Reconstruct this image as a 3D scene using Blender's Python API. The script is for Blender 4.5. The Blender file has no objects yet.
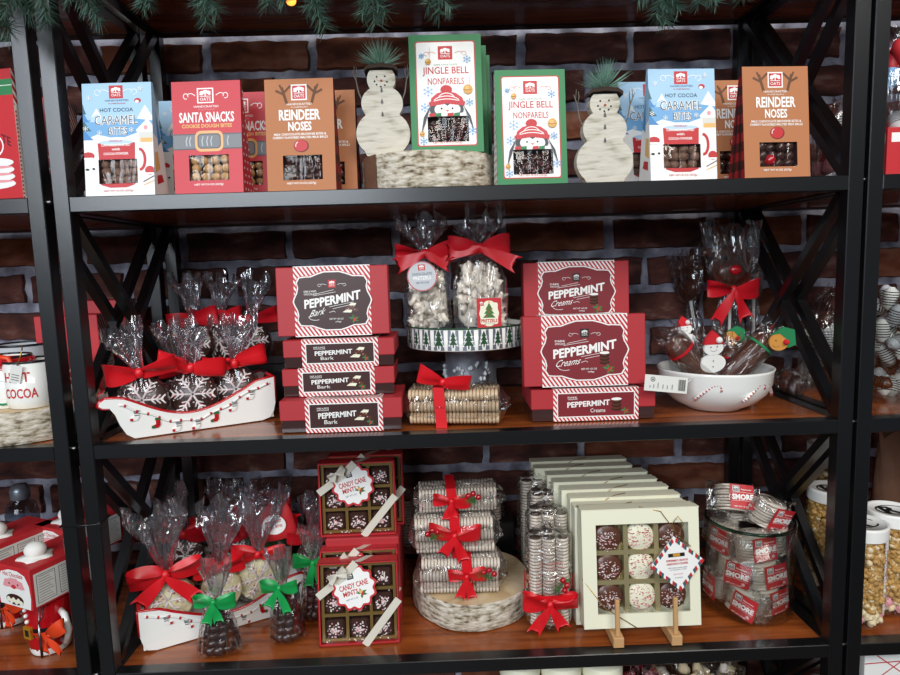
import bpy, math, random
from mathutils import Matrix, Vector, noise
SC = bpy.context.scene
COL = SC.collection
PI = math.pi
R_ = random.Random(7)
# ---------------------------------------------------------------- camera
CAM = Vector((-0.0425, -0.9511, 1.2402)); YAW, PIT, ROL, FPX = 0.017, -0.1138, -0.0301, 622.373
_f = Vector((math.sin(YAW)*math.cos(PIT), math.cos(YAW)*math.cos(PIT), math.sin(PIT)))
_r0 = Vector((math.cos(YAW), -math.sin(YAW), 0)); _u0 = _r0.cross(_f)
_r = _r0*math.cos(ROL)+_u0*math.sin(ROL); _u = -_r0*math.sin(ROL)+_u0*math.cos(ROL)
cam = bpy.data.objects.new('camera', bpy.data.cameras.new('camera')); COL.objects.link(cam)
cam.matrix_world = Matrix(((_r.x, _u.x, -_f.x, CAM.x), (_r.y, _u.y, -_f.y, CAM.y), (_r.z, _u.z, -_f.z, CAM.z), (0, 0, 0, 1)))
cam.data.sensor_width = 36; cam.data.lens = FPX/900*36; cam.data.clip_start = 0.02
SC.camera = cam
def at(px, py, Y):
    "the point of the place that stands at depth Y along the sight line of a picture point"
    d = _f*FPX+_r*(px-450)-_u*(py-337.5); return CAM+d*((Y-CAM.y)/d.y)
Z1, Z2, Z3, Z4 = 1.36, 0.981, 0.6003, 0.22
# ---------------------------------------------------------------- materials
def lin(h):
    h = h.lstrip('#'); o = []
    for i in (0, 2, 4):
        v = int(h[i:i+2], 16)/255; o.append(v/12.92 if v <= .04045 else ((v+.055)/1.055)**2.4)
    return (*o, 1)
MT = {}
def mat(name, hexc, rough=.5, metal=0, spec=.5, bump=0, bscale=200, var=0, vscale=30, coat=0, emit=0):
    if name in MT: return MT[name]
    m = bpy.data.materials.new(name); m.use_nodes = True; n = m.node_tree.nodes; l = m.node_tree.links
    b = n['Principled BSDF']; b.inputs['Base Color'].default_value = lin(hexc)
    b.inputs['Roughness'].default_value = rough; b.inputs['Metallic'].default_value = metal
    b.inputs['Specular IOR Level'].default_value = spec; b.inputs['Coat Weight'].default_value = coat
    if emit: b.inputs['Emission Color'].default_value = lin(hexc); b.inputs['Emission Strength'].default_value = emit
    if bump or var: tc = n.new('ShaderNodeTexCoord')
    if bump:
        t = n.new('ShaderNodeTexNoise'); t.inputs['Scale'].default_value = bscale; t.inputs['Detail'].default_value = 3
        l.new(tc.outputs['Object'], t.inputs['Vector'])
        bp = n.new('ShaderNodeBump'); bp.inputs['Strength'].default_value = bump; bp.inputs['Distance'].default_value = .002
        l.new(t.outputs['Fac'], bp.inputs['Height']); l.new(bp.outputs['Normal'], b.inputs['Normal'])
    if var:
        t = n.new('ShaderNodeTexNoise'); t.inputs['Scale'].default_value = vscale; t.inputs['Detail'].default_value = 4
        l.new(tc.outputs['Object'], t.inputs['Vector'])
        mx = n.new('ShaderNodeMix'); mx.data_type = 'RGBA'; c = lin(hexc)
        mx.inputs['A'].default_value = tuple(x*(1-var) for x in c[:3])+(1,); mx.inputs['B'].default_value = tuple(min(1, x*(1+var)) for x in c[:3])+(1,)
        l.new(t.outputs['Fac'], mx.inputs['Factor']); l.new(mx.outputs['Result'], b.inputs['Base Color'])
    MT[name] = m; return m
def ramp_mat(name, cols, scale, rough=.6, stretch=(1, 1, 1), detail=5, bump=.3, bdist=.002, dist=0., spec=.5, coat=0, tex='noise'):
    m = bpy.data.materials.new(name); m.use_nodes = True; n = m.node_tree.nodes; l = m.node_tree.links
    b = n['Principled BSDF']; b.inputs['Roughness'].default_value = rough; b.inputs['Specular IOR Level'].default_value = spec
    b.inputs['Coat Weight'].default_value = coat
    tc = n.new('ShaderNodeTexCoord'); mp = n.new('ShaderNodeMapping'); mp.inputs['Scale'].default_value = stretch
    l.new(tc.outputs['Object'], mp.inputs['Vector'])
    t = n.new('ShaderNodeTexNoise'); t.inputs['Scale'].default_value = scale; t.inputs['Detail'].default_value = detail
    t.inputs['Distortion'].default_value = dist; l.new(mp.outputs['Vector'], t.inputs['Vector'])
    r = n.new('ShaderNodeValToRGB'); l.new(t.outputs['Fac'], r.inputs['Fac'])
    e = r.color_ramp.elements
    while len(e) < len(cols): e.new(.5)
    for k, (p, h) in enumerate(cols): e[k].position = p; e[k].color = lin(h)
    l.new(r.outputs['Color'], b.inputs['Base Color'])
    bp = n.new('ShaderNodeBump'); bp.inputs['Strength'].default_value = bump; bp.inputs['Distance'].default_value = bdist
    l.new(t.outputs['Fac'], bp.inputs['Height']); l.new(bp.outputs['Normal'], b.inputs['Normal'])
    MT[name] = m; return m
def film_mat(name, tint, facing, base, rough, bump, scale, dist=.004, body=0.):
    "clear crinkly cellophane: see-through, with glossy wrinkles"
    m = bpy.data.materials.new(name); m.use_nodes = True; n = m.node_tree.nodes; l = m.node_tree.links
    n.remove(n['Principled BSDF']); out = n['Material Output']
    tr = n.new('ShaderNodeBsdfTransparent'); tr.inputs['Color'].default_value = lin(tint)
    gl = n.new('ShaderNodeBsdfGlossy'); gl.inputs['Roughness'].default_value = rough; gl.inputs['Color'].default_value = (1, 1, 1, 1)
    mx = n.new('ShaderNodeMixShader'); lw = n.new('ShaderNodeLayerWeight'); lw.inputs['Blend'].default_value = .35
    mr = n.new('ShaderNodeMapRange'); mr.inputs['To Min'].default_value = base; mr.inputs['To Max'].default_value = facing
    l.new(lw.outputs['Facing'], mr.inputs['Value']); l.new(mr.outputs['Result'], mx.inputs['Fac'])
    if bump:
        tc = n.new('ShaderNodeTexCoord'); mp = n.new('ShaderNodeMapping'); mp.inputs['Scale'].default_value = (1, 1, .22); mp.inputs['Rotation'].default_value = (.1, .15, 0)
        t = n.new('ShaderNodeTexNoise'); t.inputs['Scale'].default_value = scale; t.inputs['Detail'].default_value = 2; t.inputs['Distortion'].default_value = 1.2
        l.new(tc.outputs['Object'], mp.inputs['Vector']); l.new(mp.outputs['Vector'], t.inputs['Vector'])
        bp = n.new('ShaderNodeBump'); bp.inputs['Strength'].default_value = bump; bp.inputs['Distance'].default_value = dist
        l.new(t.outputs['Fac'], bp.inputs['Height']); l.new(bp.outputs['Normal'], gl.inputs['Normal']); l.new(bp.outputs['Normal'], lw.inputs['Normal'])
    l.new(tr.outputs[0], mx.inputs[1]); l.new(gl.outputs[0], mx.inputs[2])
    if body:
        df = n.new('ShaderNodeBsdfTranslucent'); df.inputs['Color'].default_value = (.8, .8, .85, 1)
        m2 = n.new('ShaderNodeMixShader'); m2.inputs['Fac'].default_value = body
        l.new(mx.outputs[0], m2.inputs[1]); l.new(df.outputs[0], m2.inputs[2]); l.new(m2.outputs[0], out.inputs['Surface'])
    else: l.new(mx.outputs[0], out.inputs['Surface'])
    MT[name] = m; return m
mat('metal_black', '#0c0d0f', .3, .0, .6, bump=.04, bscale=300, coat=.35); MT['metal_black'].node_tree.nodes['Principled BSDF'].inputs['Coat Roughness'].default_value = .22
mat('bolt', '#8a8a88', .3, 1)
ramp_mat('wood', [(.3, '#6a2f10'), (.5, '#8f481e'), (.7, '#a85a2a')], 5, .25, (1.2, 14, 14), 5, .05, .001, .4, coat=.3)
ramp_mat('brick', [(.3, '#2b1714'), (.45, '#4d2a24'), (.58, '#663a30'), (.75, '#94786e')], 14, .9, (1, 1, 2), 7, .8, .006, .3)
ramp_mat('brick_orange', [(.3, '#4a2416'), (.5, '#784028'), (.75, '#9a6a54')], 14, .9, (1, 1, 2), 7, .8, .006, .3)
ramp_mat('mortar', [(.32, '#5c5b63'), (.5, '#9090a0'), (.68, '#c2c2cc')], 22, .95, (1, 1, 1), 7, 1, .006)
ramp_mat('floor_mat', [(.3, '#2a211c'), (.7, '#3d322a')], 3, .5, (1, 8, 1))
ramp_mat('birch', [(.3, '#54463b'), (.39, '#94866f'), (.48, '#b9ae9b'), (.65, '#d8d0c1')], 110, .85, (.6, .6, 1.6), 8, .9, .004, .15)
ramp_mat('birch_end', [(.3, '#b39468'), (.5, '#d1b78f'), (.75, '#e3cfae')], 12, .7, (1, 1, 1), 5, .2, .001, 1.5)
ramp_mat('birch_white', [(.27, '#7f7764'), (.36, '#aaa392'), (.46, '#c4beaf'), (.8, '#d2ccbf')], 70, .7, (.35, 1, 1.8), 8, .8, .003, .2)
mat('bark_brown', '#6e4b36', .8, bump=.5, bscale=120, var=.3)
mat('twig', '#6f675c', .8, var=.3, vscale=200)
mat('needle', '#4c685b', .55, var=.35, vscale=60)
mat('needle_dark', '#2f4a38', .6, var=.35, vscale=60)
mat('needle_light', '#83a896', .55, var=.3, vscale=60)
mat('needle_moss', '#3f7030', .6, var=.3, vscale=80)
mat('felt_hat', '#3a2b24', .95)
for nm, h, ro in [('white', '#f1efea', .45), ('cream', '#ece9cf', .5), ('offwhite', '#dcd9d2', .5), ('red', '#c1272d', .5), ('box_red', '#ac2a30', .55),
        ('dark_red', '#7c1f27', .5), ('label_brown', '#3b1a17', .45), ('santa_red', '#c93740', .5), ('kraft', '#b5744a', .65), ('sky', '#a4c9e3', .5), ('sky_mid', '#6fa6d3', .5),
        ('sky_deep', '#4585bf', .5), ('slate', '#3f5468', .5), ('grey', '#7b7d80', .5), ('grey_light', '#b9bcc0', .5), ('grey_dark', '#54585c', .5), ('gold', '#c9922f', .35),
        ('tan', '#e8b56a', .5), ('gold_line', '#e0a565', .4), ('black', '#101010', .5), ('green', '#2f7d4a', .55), ('green_dark', '#1f4a2c', .5), ('blue_pale', '#b8d2ec', .5),
        ('penguin', '#3d3f49', .5), ('orange', '#e8692c', .4), ('pink', '#e79a9f', .5), ('navy', '#24425c', .5), ('teal', '#2e5f68', .5), ('mint_shadow', '#c9ccc0', .5), ('paper', '#d9d7d0', .6), ('ink', '#55534f', .6),
        ('felt_white', '#e8e6e0', .95), ('felt_red', '#c81e28', .95), ('felt_green', '#1f7a4a', .95), ('felt_tan', '#c98b3e', .95), ('pine_tag', '#c8b48f', .7), ('plaid_red', '#a3161f', .6), ('plaid_mid', '#56101a', .6)]:
    mat(nm, h, ro)
mat('choc', '#3a211a', .32, bump=.15, bscale=90, coat=.1)
mat('choc_milk', '#5a3424', .3, bump=.1, bscale=60, coat=.15)
mat('choc_lollipop', '#4a2a1e', .3, bump=.15, bscale=50, coat=.2)
mat('choc_dust', '#6b4c3c', .6, bump=.3, bscale=90)
mat('cookie_dough', '#b98e5d', .55, bump=.3, bscale=90, var=.3, vscale=160)
mat('white_choc', '#ddd2a6', .4, bump=.1, bscale=60)
mat('white_coat', '#e0d5c6', .4, bump=.2, bscale=120, var=.15, vscale=100)
mat('wafer', '#8b7360', .6, var=.3, vscale=160)
mat('roll_light', '#d3c6b7', .45, bump=.2, bscale=150); mat('roll_dark', '#524238', .6)
mat('roll_tan', '#cbb08e', .45, bump=.2, bscale=150); mat('roll_brown', '#6b4e38', .6)
mat('sprinkle_white', '#efe3e0', .4); mat('sprinkle_red', '#c22b3c', .4); mat('sprinkle_pink', '#e0a0a6', .4)
mat('tray_gold', '#9a7b45', .28, .6); mat('tray_pale', '#b7aa7f', .25, .5)
mat('satin_red', '#bf0f1e', .42, bump=.15, bscale=600); mat('satin_bright', '#d41520', .38, bump=.1, bscale=600)
mat('satin_green', '#159a4a', .35); mat('satin_cream', '#d6cfc0', .3); mat('satin_orange', '#e0431c', .4)
mat('ceramic', '#efeee8', .14, coat=.5); mat('ceramic_red', '#b3131c', .15, coat=.4); mat('ceramic_green', '#1d6b3c', .15, coat=.4); mat('enamel_rim', '#1c1f24', .25)
mat('galvanised', '#8a909a', .35, .6, var=.3, vscale=60, bump=.2, bscale=80)
mat('easel_wood', '#c79a68', .55, var=.15, vscale=40)
mat('berry', '#a8101c', .15, coat=.6); mat('gold_cord', '#b08a45', .3, .7)
mat('popcorn', '#b98f4f', .5, var=.45, vscale=110, bump=.4, bscale=90); mat('popcorn_light', '#e3cfa8', .5, var=.2, vscale=90)
mat('gold_bell', '#d09a2c', .3, .5)
mat('bulb', '#ff9a3a', .3, emit=2)
mat('base_clear', '#3d2624', .15, coat=.5)
mat('stick', '#e4e0d8', .5)
film_mat('film', '#fafbfc', .85, .06, .08, 1, 36, .025, body=.02)
film_mat('film_soft', '#fafbfc', .6, .03, .08, .8, 30, .015)
film_mat('film_top', '#f4f5f8', .95, .2, .1, 1., 34, .035, body=.1)
film_mat('pane', '#ffffff', .3, .01, .06, 1.2, 34, .01)
def glass_mat(name, tint):
    return film_mat(name, tint, .45, .012, .09, 0, 1)
glass_mat('glass', '#fafcfb'); glass_mat('glass_rim', '#7fa696'); glass_mat('glass_grey', '#b9bec6')
# ---------------------------------------------------------------- mesh builder
class MB:
    def __init__(s, M=None): s.v = []; s.f = []; s.mi = []; s.sm = []; s.ms = []; s.M = M or Matrix(); s.z = 0
    def add(s, vs, fs, m, smooth=False):
        o = len(s.v); M = s.M; s.v += [(M@Vector(q))[:] for q in vs]
        if isinstance(m, str):
            if m not in s.ms: s.ms.append(m)
            k = [s.ms.index(m)]*len(fs)
        else:
            for q in m:
                if q not in s.ms: s.ms.append(q)
            k = [s.ms.index(q) for q in m]
        s.f += [tuple(o+i for i in q) for q in fs]; s.mi += k; s.sm += [smooth]*len(fs); return s
    def box(s, x0, x1, y0, y1, z0, z1, m):
        v = [(x, y, z) for z in (z0, z1) for y in (y0, y1) for x in (x0, x1)]
        return s.add(v, [(0, 2, 3, 1), (4, 5, 7, 6), (0, 1, 5, 4), (2, 6, 7, 3), (0, 4, 6, 2), (1, 3, 7, 5)], m)
    def bbox(s, x0, x1, y0, y1, z0, z1, m, b=.002):
        "box with chamfered vertical and horizontal edges"
        import itertools
        vs = []; idx = {}
        X, Y, Z = (x0, x1), (y0, y1), (z0, z1)
        for i, j, k in itertools.product((0, 1), repeat=3):
            sx, sy, sz = (1-2*i)*b, (1-2*j)*b, (1-2*k)*b
            idx[i, j, k] = len(vs); vs += [(X[i], Y[j]+sy, Z[k]+sz), (X[i]+sx, Y[j], Z[k]+sz), (X[i]+sx, Y[j]+sy, Z[k])]
        fs = []; c = lambda i, j, k, a: idx[i, j, k]+a
        for i in (0, 1): fs.append([c(i, 0, 0, 0), c(i, 1, 0, 0), c(i, 1, 1, 0), c(i, 0, 1, 0)][::(-1 if i == 0 else 1)])
        for j in (0, 1): fs.append([c(0, j, 0, 1), c(1, j, 0, 1), c(1, j, 1, 1), c(0, j, 1, 1)][::(1 if j == 0 else -1)])
        for k in (0, 1): fs.append([c(0, 0, k, 2), c(1, 0, k, 2), c(1, 1, k, 2), c(0, 1, k, 2)][::(-1 if k == 0 else 1)])
        for i in (0, 1):
            for j in (0, 1): fs.append([c(i, j, 0, 0), c(i, j, 0, 1), c(i, j, 1, 1), c(i, j, 1, 0)])
        for j in (0, 1):
            for k in (0, 1): fs.append([c(0, j, k, 1), c(0, j, k, 2), c(1, j, k, 2), c(1, j, k, 1)])
        for i in (0, 1):
            for k in (0, 1): fs.append([c(i, 0, k, 0), c(i, 0, k, 2), c(i, 1, k, 2), c(i, 1, k, 0)])
        for i, j, k in itertools.product((0, 1), repeat=3): fs.append([c(i, j, k, 0), c(i, j, k, 1), c(i, j, k, 2)])
        return s.add(vs, fs, m)
    def prism(s, pts, y0, y1, m, side=None):
        "outline in x,z extruded along y"
        n = len(pts); v = [(x, y0, z) for x, z in pts]+[(x, y1, z) for x, z in pts]
        s.add(v, [tuple(range(n))[::-1], tuple(range(n, 2*n))], m)
        return s.add(v, [(i, (i+1) % n, n+(i+1) % n, n+i) for i in range(n)], side or m)
    def lathe(s, prof, m, n=32, c=(0, 0, 0), sx=1, sy=1, smooth=True, rad=None, mats=None, caps=True):
        v = []; f = []; mm = []
        for j, (r, z) in enumerate(prof):
            for i in range(n):
                a = 2*PI*i/n; q = r*(rad(a, z, j) if rad else 1); v.append((c[0]+q*math.cos(a)*sx, c[1]+q*math.sin(a)*sy, c[2]+z))
        for j in range(len(prof)-1):
            for i in range(n):
                f.append((j*n+i, j*n+(i+1) % n, (j+1)*n+(i+1) % n, (j+1)*n+i)); mm.append(mats[j] if mats else m)
        s.add(v, f, mm, smooth)
        if caps:
            for j, rev in ((0, True), (len(prof)-1, False)):
                if prof[j][0] > 1e-5:
                    s.add(v[j*n:(j+1)*n], [tuple(range(n))[::-1] if rev else tuple(range(n))], mats[max(0, j-1)] if mats else m)
        return s
    def tube(s, pts, r, m, n=8, closed=False, flat=None, smooth=True, mats=None):
        pts = [Vector(p) for p in pts]; k = len(pts); v = []; f = []
        up = None
        for i, p in enumerate(pts):
            a = pts[(i-1) % k] if (closed or i) else p; b = pts[(i+1) % k] if (closed or i < k-1) else p
            t = (b-a).normalized()
            if up is None: up = Vector((0, 0, 1)) if abs(t.z) < .9 else Vector((0, 1, 0))
            sd = t.cross(up).normalized(); up = sd.cross(t).normalized()
            q = r[i] if isinstance(r, (list, tuple)) else r
            for j in range(n):
                an = 2*PI*j/n; v.append(p+sd*math.cos(an)*q*(flat or 1)+up*math.sin(an)*q)
        mm = []
        for i in range(k if closed else k-1):
            for j in range(n):
                f.append((i*n+j, i*n+(j+1) % n, ((i+1) % k)*n+(j+1) % n, ((i+1) % k)*n+j)); mm.append(mats[i] if mats else m)
        if not closed: f += [tuple(range(n))[::-1], tuple(range((k-1)*n, k*n))]; mm += [mats[0] if mats else m, mats[-1] if mats else m]
        return s.add(v, f, mm, smooth)
    def ball(s, c, r, m, n=12, k=8, sc=(1, 1, 1), wob=0, seed=0):
        v = []; f = []
        for j in range(k+1):
            th = PI*j/k
            for i in range(n):
                a = 2*PI*i/n; d = Vector((math.sin(th)*math.cos(a), math.sin(th)*math.sin(a), math.cos(th)))
                q = r*(1+wob*noise.noise(d*1.6+Vector((seed*3.1, seed*1.7, 0)))) if wob else r
                v.append((c[0]+d.x*q*sc[0], c[1]+d.y*q*sc[1], c[2]+d.z*q*sc[2]))
        for j in range(k):
            for i in range(n): f.append((j*n+i, (j+1)*n+i, (j+1)*n+(i+1) % n, j*n+(i+1) % n))
        return s.add(v, f, m, True)
    def grid(s, fn, nu, nv, m, smooth=True, mats=None):
        v = [fn(i/nu, j/nv) for j in range(nv+1) for i in range(nu+1)]
        f = [(j*(nu+1)+i, j*(nu+1)+i+1, (j+1)*(nu+1)+i+1, (j+1)*(nu+1)+i) for j in range(nv) for i in range(nu)]
        return s.add(v, f, m, smooth)
    def build(s, name, parent=None, loc=None, rot=None):
        me = bpy.data.meshes.new(name); me.from_pydata(s.v, [], s.f)
        for q in s.ms: me.materials.append(MT[q])
        me.polygons.foreach_set('material_index', s.mi); me.polygons.foreach_set('use_smooth', s.sm); me.update()
        o = bpy.data.objects.new(name, me); COL.objects.link(o)
        if parent is not None: o.parent = parent
        if loc is not None: o.location = loc
        if rot is not None: o.rotation_euler = rot
        return o
def tag(o, label=None, cat=None, group=None, kind=None):
    if label: o['label'] = label
    if cat: o['category'] = cat
    if group: o['group'] = group
    if kind: o['kind'] = kind
    return o
def thing(name, label, cat, loc=(0, 0, 0), rz=0, group=None, rot=None):
    o = bpy.data.objects.new(name, None); COL.objects.link(o); o.empty_display_size = .02
    o.location = loc; o.rotation_euler = rot or (0, 0, rz); return tag(o, label, cat, group)
def kids(o): return [c for c in bpy.data.objects if c.parent == o]
def copy_tree(o, parent=None):
    c = o.copy(); COL.objects.link(c)
    if parent is not None: c.parent = parent
    for ch in kids(o): copy_tree(ch, c)
    return c
def clone(o, label, loc, rz=None, group=None, rot=None):
    c = copy_tree(o); c.location = loc; c['label'] = label
    if rz is not None: c.rotation_euler = (0, 0, rz)
    if rot is not None: c.rotation_euler = rot
    if group: c['group'] = group
    return c
def part_copies(o, spots, parent=None):
    "more copies of one part under the same thing; spots = (loc, rot[, scale])"
    for sp in spots:
        c = o.copy(); c.location = sp[0]; c.rotation_euler = sp[1]
        if len(sp) > 2: c.scale = (sp[2],)*3
        if parent is not None: c.parent = parent
        COL.objects.link(c)
# ---------------------------------------------------------------- flat printing
_TX = {}
def text_mesh(t, bold=0):
    k = (t, bold)
    if k not in _TX:
        cu = bpy.data.curves.new('lettering', 'FONT'); cu.body = t; cu.resolution_u = 2; cu.offset = bold
        ob = bpy.data.objects.new('lettering', cu); me = bpy.data.meshes.new_from_object(ob)
        v = [(p.co.x, p.co.y) for p in me.vertices]; f = [tuple(p.vertices) for p in me.polygons]
        bpy.data.objects.remove(ob); bpy.data.curves.remove(cu); bpy.data.meshes.remove(me)
        x0 = min(p[0] for p in v); x1 = max(p[0] for p in v); y0 = min(p[1] for p in v); y1 = max(p[1] for p in v)
        _TX[k] = ([((a-x0)/(x1-x0)-.5, (b-y0)/(y1-y0)-.5) for a, b in v], f)
    return _TX[k]
class G:
    "prints flat ink on a face: u right, v up, layers a hair apart. M maps (u,v,n) to the mesh"
    def __init__(s, mb, M, w=1, h=1, ox=0, oy=0, step=.000014): s.mb = mb; s.M = M; s.w = w; s.h = h; s.ox = ox; s.oy = oy; s.n = 1; s.step = step
    def _put(s, pts, faces, m):
        s.n += 1; z = s.n*s.step; old = s.mb.M; s.mb.M = old@s.M
        s.mb.add([(x, y, z) for x, y in pts], faces, m); s.mb.M = old
    def p(s, u, v): return ((u-s.ox)*s.w, (v-s.oy)*s.h)
    def poly(s, pts, m): q = [s.p(*a) for a in pts]; s._put(q, [tuple(range(len(q)))], m)
    def rect(s, u0, u1, v0, v1, m): s.poly([(u0, v0), (u1, v0), (u1, v1), (u0, v1)], m)
    def rrect(s, u0, u1, v0, v1, r, m, n=4):
        pts = []; ru = r/s.w*1.0; rv = r/s.h*1.0
        for cx, cy, a0 in ((u1-ru, v0+rv, -90), (u1-ru, v1-rv, 0), (u0+ru, v1-rv, 90), (u0+ru, v0+rv, 180)):
            for i in range(n+1): a = math.radians(a0+90*i/n); pts.append((cx+ru*math.cos(a), cy+rv*math.sin(a)))
        s.poly(pts, m)
    def ell(s, u, v, ru, rv, m, n=20, rot=0): 
        s.poly([(u+ru*math.cos(2*PI*i/n), v+rv*math.sin(2*PI*i/n)) for i in range(n)], m)
    def line(s, pts, wd, m):
        q = [Vector(s.p(*a)) for a in pts]; L = []; Rr = []
        for i, p in enumerate(q):
            t = (q[min(i+1, len(q)-1)]-q[max(i-1, 0)]); t = t.normalized() if t.length else Vector((1, 0)); nn = Vector((-t.y, t.x))*wd/2
            L.append(tuple(p+nn)); Rr.append(tuple(p-nn))
        k = len(q); s._put(L+Rr, [(i, i+1, k+i+1, k+i) for i in range(k-1)], m)
    def arc(s, u, v, ru, rv, a0, a1, wd, m, n=14): s.line([(u+ru*math.cos(math.radians(a0+(a1-a0)*i/n)), v+rv*math.sin(math.radians(a0+(a1-a0)*i/n))) for i in range(n+1)], wd, m)
    def text(s, t, u, v, w, h, m, bold=0, warp=None):
        vs, f = text_mesh(t, bold); q = []
        for a, b in vs:
            x, y = u+a*w, v+b*h
            if warp: x, y = warp(a, b, x, y)
            q.append(s.p(x, y))
        s._put(q, f, m)
    def swirl(s, u, v, w, h, m, flip=1, wd=.0009):
        s.line([(u+flip*w*(-.5+t/10), v+h*.35*math.sin(t/10*PI*1.2)) for t in range(8)], wd, m)
        s.arc(u+flip*w*.32, v-h*.05, w*.2, h*.4, 200 if flip > 0 else -20, -120 if flip > 0 else 300, wd, m)
    def flake(s, u, v, r, m, wd=.0006):
        for k in range(3):
            a = math.radians(30+60*k); du = r*math.cos(a)/s.w; dv = r*math.sin(a)/s.h; s.line([(u-du, v-dv), (u+du, v+dv)], wd, m)
        for k in range(6):
            a = math.radians(30+60*k)
            for b in (-.5, .5):
                p0 = (u+.55*r*math.cos(a)/s.w, v+.55*r*math.sin(a)/s.h); p1 = (u+.85*r*math.cos(a+b*.6)/s.w, v+.85*r*math.sin(a+b*.6)/s.h); s.line([p0, p1], wd*.8, m)
    def logo(s, u, v, w, h, back, ink, edge=None):
        "square badge with a spreading tree over a line of lettering"
        s.rect(u-w/2, u+w/2, v-h/2, v+h/2, edge or ink); s.rect(u-w*.42, u+w*.42, v-h*.42, v+h*.42, back)
        for du, dv, ru, rv in ((-.18, .2, .17, .1), (.16, .22, .18, .1), (0, .28, .14, .09), (-.24, .08, .12, .06), (.25, .1, .1, .06)): s.ell(u+du*w, v+dv*h, ru*w, rv*h, ink, 10)
        s.rect(u-.035*w, u+.035*w, v-.06*h, v+.25*h, ink); s.rect(u-.33*w, u+.33*w, v-.07*h, v-.03*h, ink)
        s.text('OATS', u, v-.24*h, w*.66, h*.2, ink, .01)
def frontM(x=0, y=0, z=0, tilt=0, rz=0):
    "maps u->x, v->z, n->-y"
    return Matrix.Translation((x, y, z))@Matrix.Rotation(rz, 4, 'Z')@Matrix.Rotation(tilt, 4, 'X')@Matrix(((1, 0, 0, 0), (0, 0, -1, 0), (0, 1, 0, 0), (0, 0, 0, 1)))
# ---------------------------------------------------------------- the setting
def wall():
    b = MB(); Y = .435
    b.box(-2.2, 2.2, Y+.004, Y+.15, 0, 2.4, 'mortar')
    r = random.Random(3); pitch = .0795; z0 = at(570, 251, Y).z
    k0 = -int(z0/pitch)
    for k in range(k0, int((2.4-z0)/pitch)):
        z = z0+k*pitch; x = -2.2+((k % 2)*.115+.05*r.random()); x += (at(521.5, 235, Y).x+2.2) % .232 if k == 0 else 0
        while x < 2.1:
            L = .208+r.uniform(-.012, .012); h = .063+r.uniform(-.004, .004); jy = r.uniform(-.004, .003); n = 8
            mt = 'brick_orange' if r.random() < .22 else 'brick'
            pts = []
            for i in range(28):
                if i < 10: q = (i/10, 0)
                elif i < 14: q = (1, (i-10)/4)
                elif i < 24: q = (1-(i-14)/10, 1)
                else: q = (0, 1-(i-24)/4)
                pts.append((x+q[0]*L+r.uniform(-.0025, .0025), z+q[1]*h+r.uniform(-.0025, .0025)))
            cx = x+L/2; cz = z+h/2; k_ = len(pts)
            v = [(px, Y+.006, pz) for px, pz in pts]+[(px+(cx-px)*.03, Y-.006+jy, pz+(cz-pz)*.1) for px, pz in pts]
            b.add(v, [(i, (i+1) % k_, k_+(i+1) % k_, k_+i) for i in range(k_)], mt)
            b.add(v[k_:], [tuple(range(k_))], mt)
            x += L+.016+r.uniform(-.004, .006)
    tag(b.build('wall_back'), kind='structure')
    tag(MB().box(-2.2, 2.2, -3, .6, -.05, 0, 'floor_mat').build('floor'), kind='structure')
wall()
# ---------------------------------------------------------------- shelving
HW = .585; PW = .0235; DP = .366
def unit(xc, label, xl, xr):
    t = thing('shelving_unit', label, 'shelves', (xc, 0, 0))
    a, b_ = xl-xc, xr-xc
    post = None
    for x0 in (a-PW, b_):
        for y0 in (0, DP): MB().bbox(x0, x0+PW, y0, y0+PW, 0, 1.95, 'metal_black', .0012).build('post', t)
    for zt in (Z4-.0006, Z3-.0006, Z2-.0006, Z1-.0006, 1.7414):
        w = MB(); w.box(a+.0005, b_-.0005, PW, DP, zt-.02, zt-.0012, 'wood'); w.build('shelf_board', t)
        MB().bbox(a, b_, 0.0005, PW, zt-.0225, zt, 'metal_black', .001).build('front_rail', t)
        MB().bbox(a, b_, DP, DP+PW, zt-.0225, zt, 'metal_black', .001).build('back_rail', t)
        for x0 in (a-PW, b_): MB().bbox(x0+.001, x0+PW-.001, PW, DP, zt-.0225, zt, 'metal_black', .001).build('side_rail', t)
        for x0, sg in ((a-PW, -1), (b_+PW, 1)):
            bo = MB(Matrix.Translation((x0, .011, zt-.006))@Matrix.Rotation(sg*PI/2, 4, 'Y')); bo.lathe([(.0035, 0), (.0035, .004), (.002, .0052), (0, .0054)], 'bolt', 10); bo.build('bolt', t)
    zs = [Z4, Z3, Z2, Z1, 1.742]
    for x0 in (a-PW/2, b_+PW/2):
        for za, zb in zip(zs, zs[1:]):
            for (y0, z0, y1, z1), o in (((PW, za, DP, zb-.0225), .004), ((DP, za, PW, zb-.0225), -.004)):
                d = Vector((0, y1-y0, z1-z0)).normalized(); n = Vector((0, -d.z, d.y))*.0145
                q = [(y0+n.y, z0+n.z), (y0-n.y, z0-n.z), (y1-n.y, z1-n.z), (y1+n.y, z1+n.z)]
                # trim the bar to the opening
                def cl(y, z): return (min(max(y, PW), DP), min(max(z, za), zb-.0225))
                q = [cl(*p) for p in q]; m = MB(); v = [(x0+o*.4-.008, y, z) for y, z in q]+[(x0+o*.4+.008, y, z) for y, z in q]
                m.add(v, [(3, 2, 1, 0), (4, 5, 6, 7), (0, 1, 5, 4), (1, 2, 6, 5), (2, 3, 7, 6), (3, 0, 4, 7)], 'metal_black'); m.build('cross_brace', t)
    return t
XLN = -HW-2*PW-.014; XRN = HW+2*PW+.0065
unit(0, 'black metal shelving bay with wooden boards filling the middle of the photo', -HW, HW)
unit(XLN-HW, 'black metal shelving bay cut off by the left edge, holding mugs and hot cocoa sets', XLN-2*HW, XLN)
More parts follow.
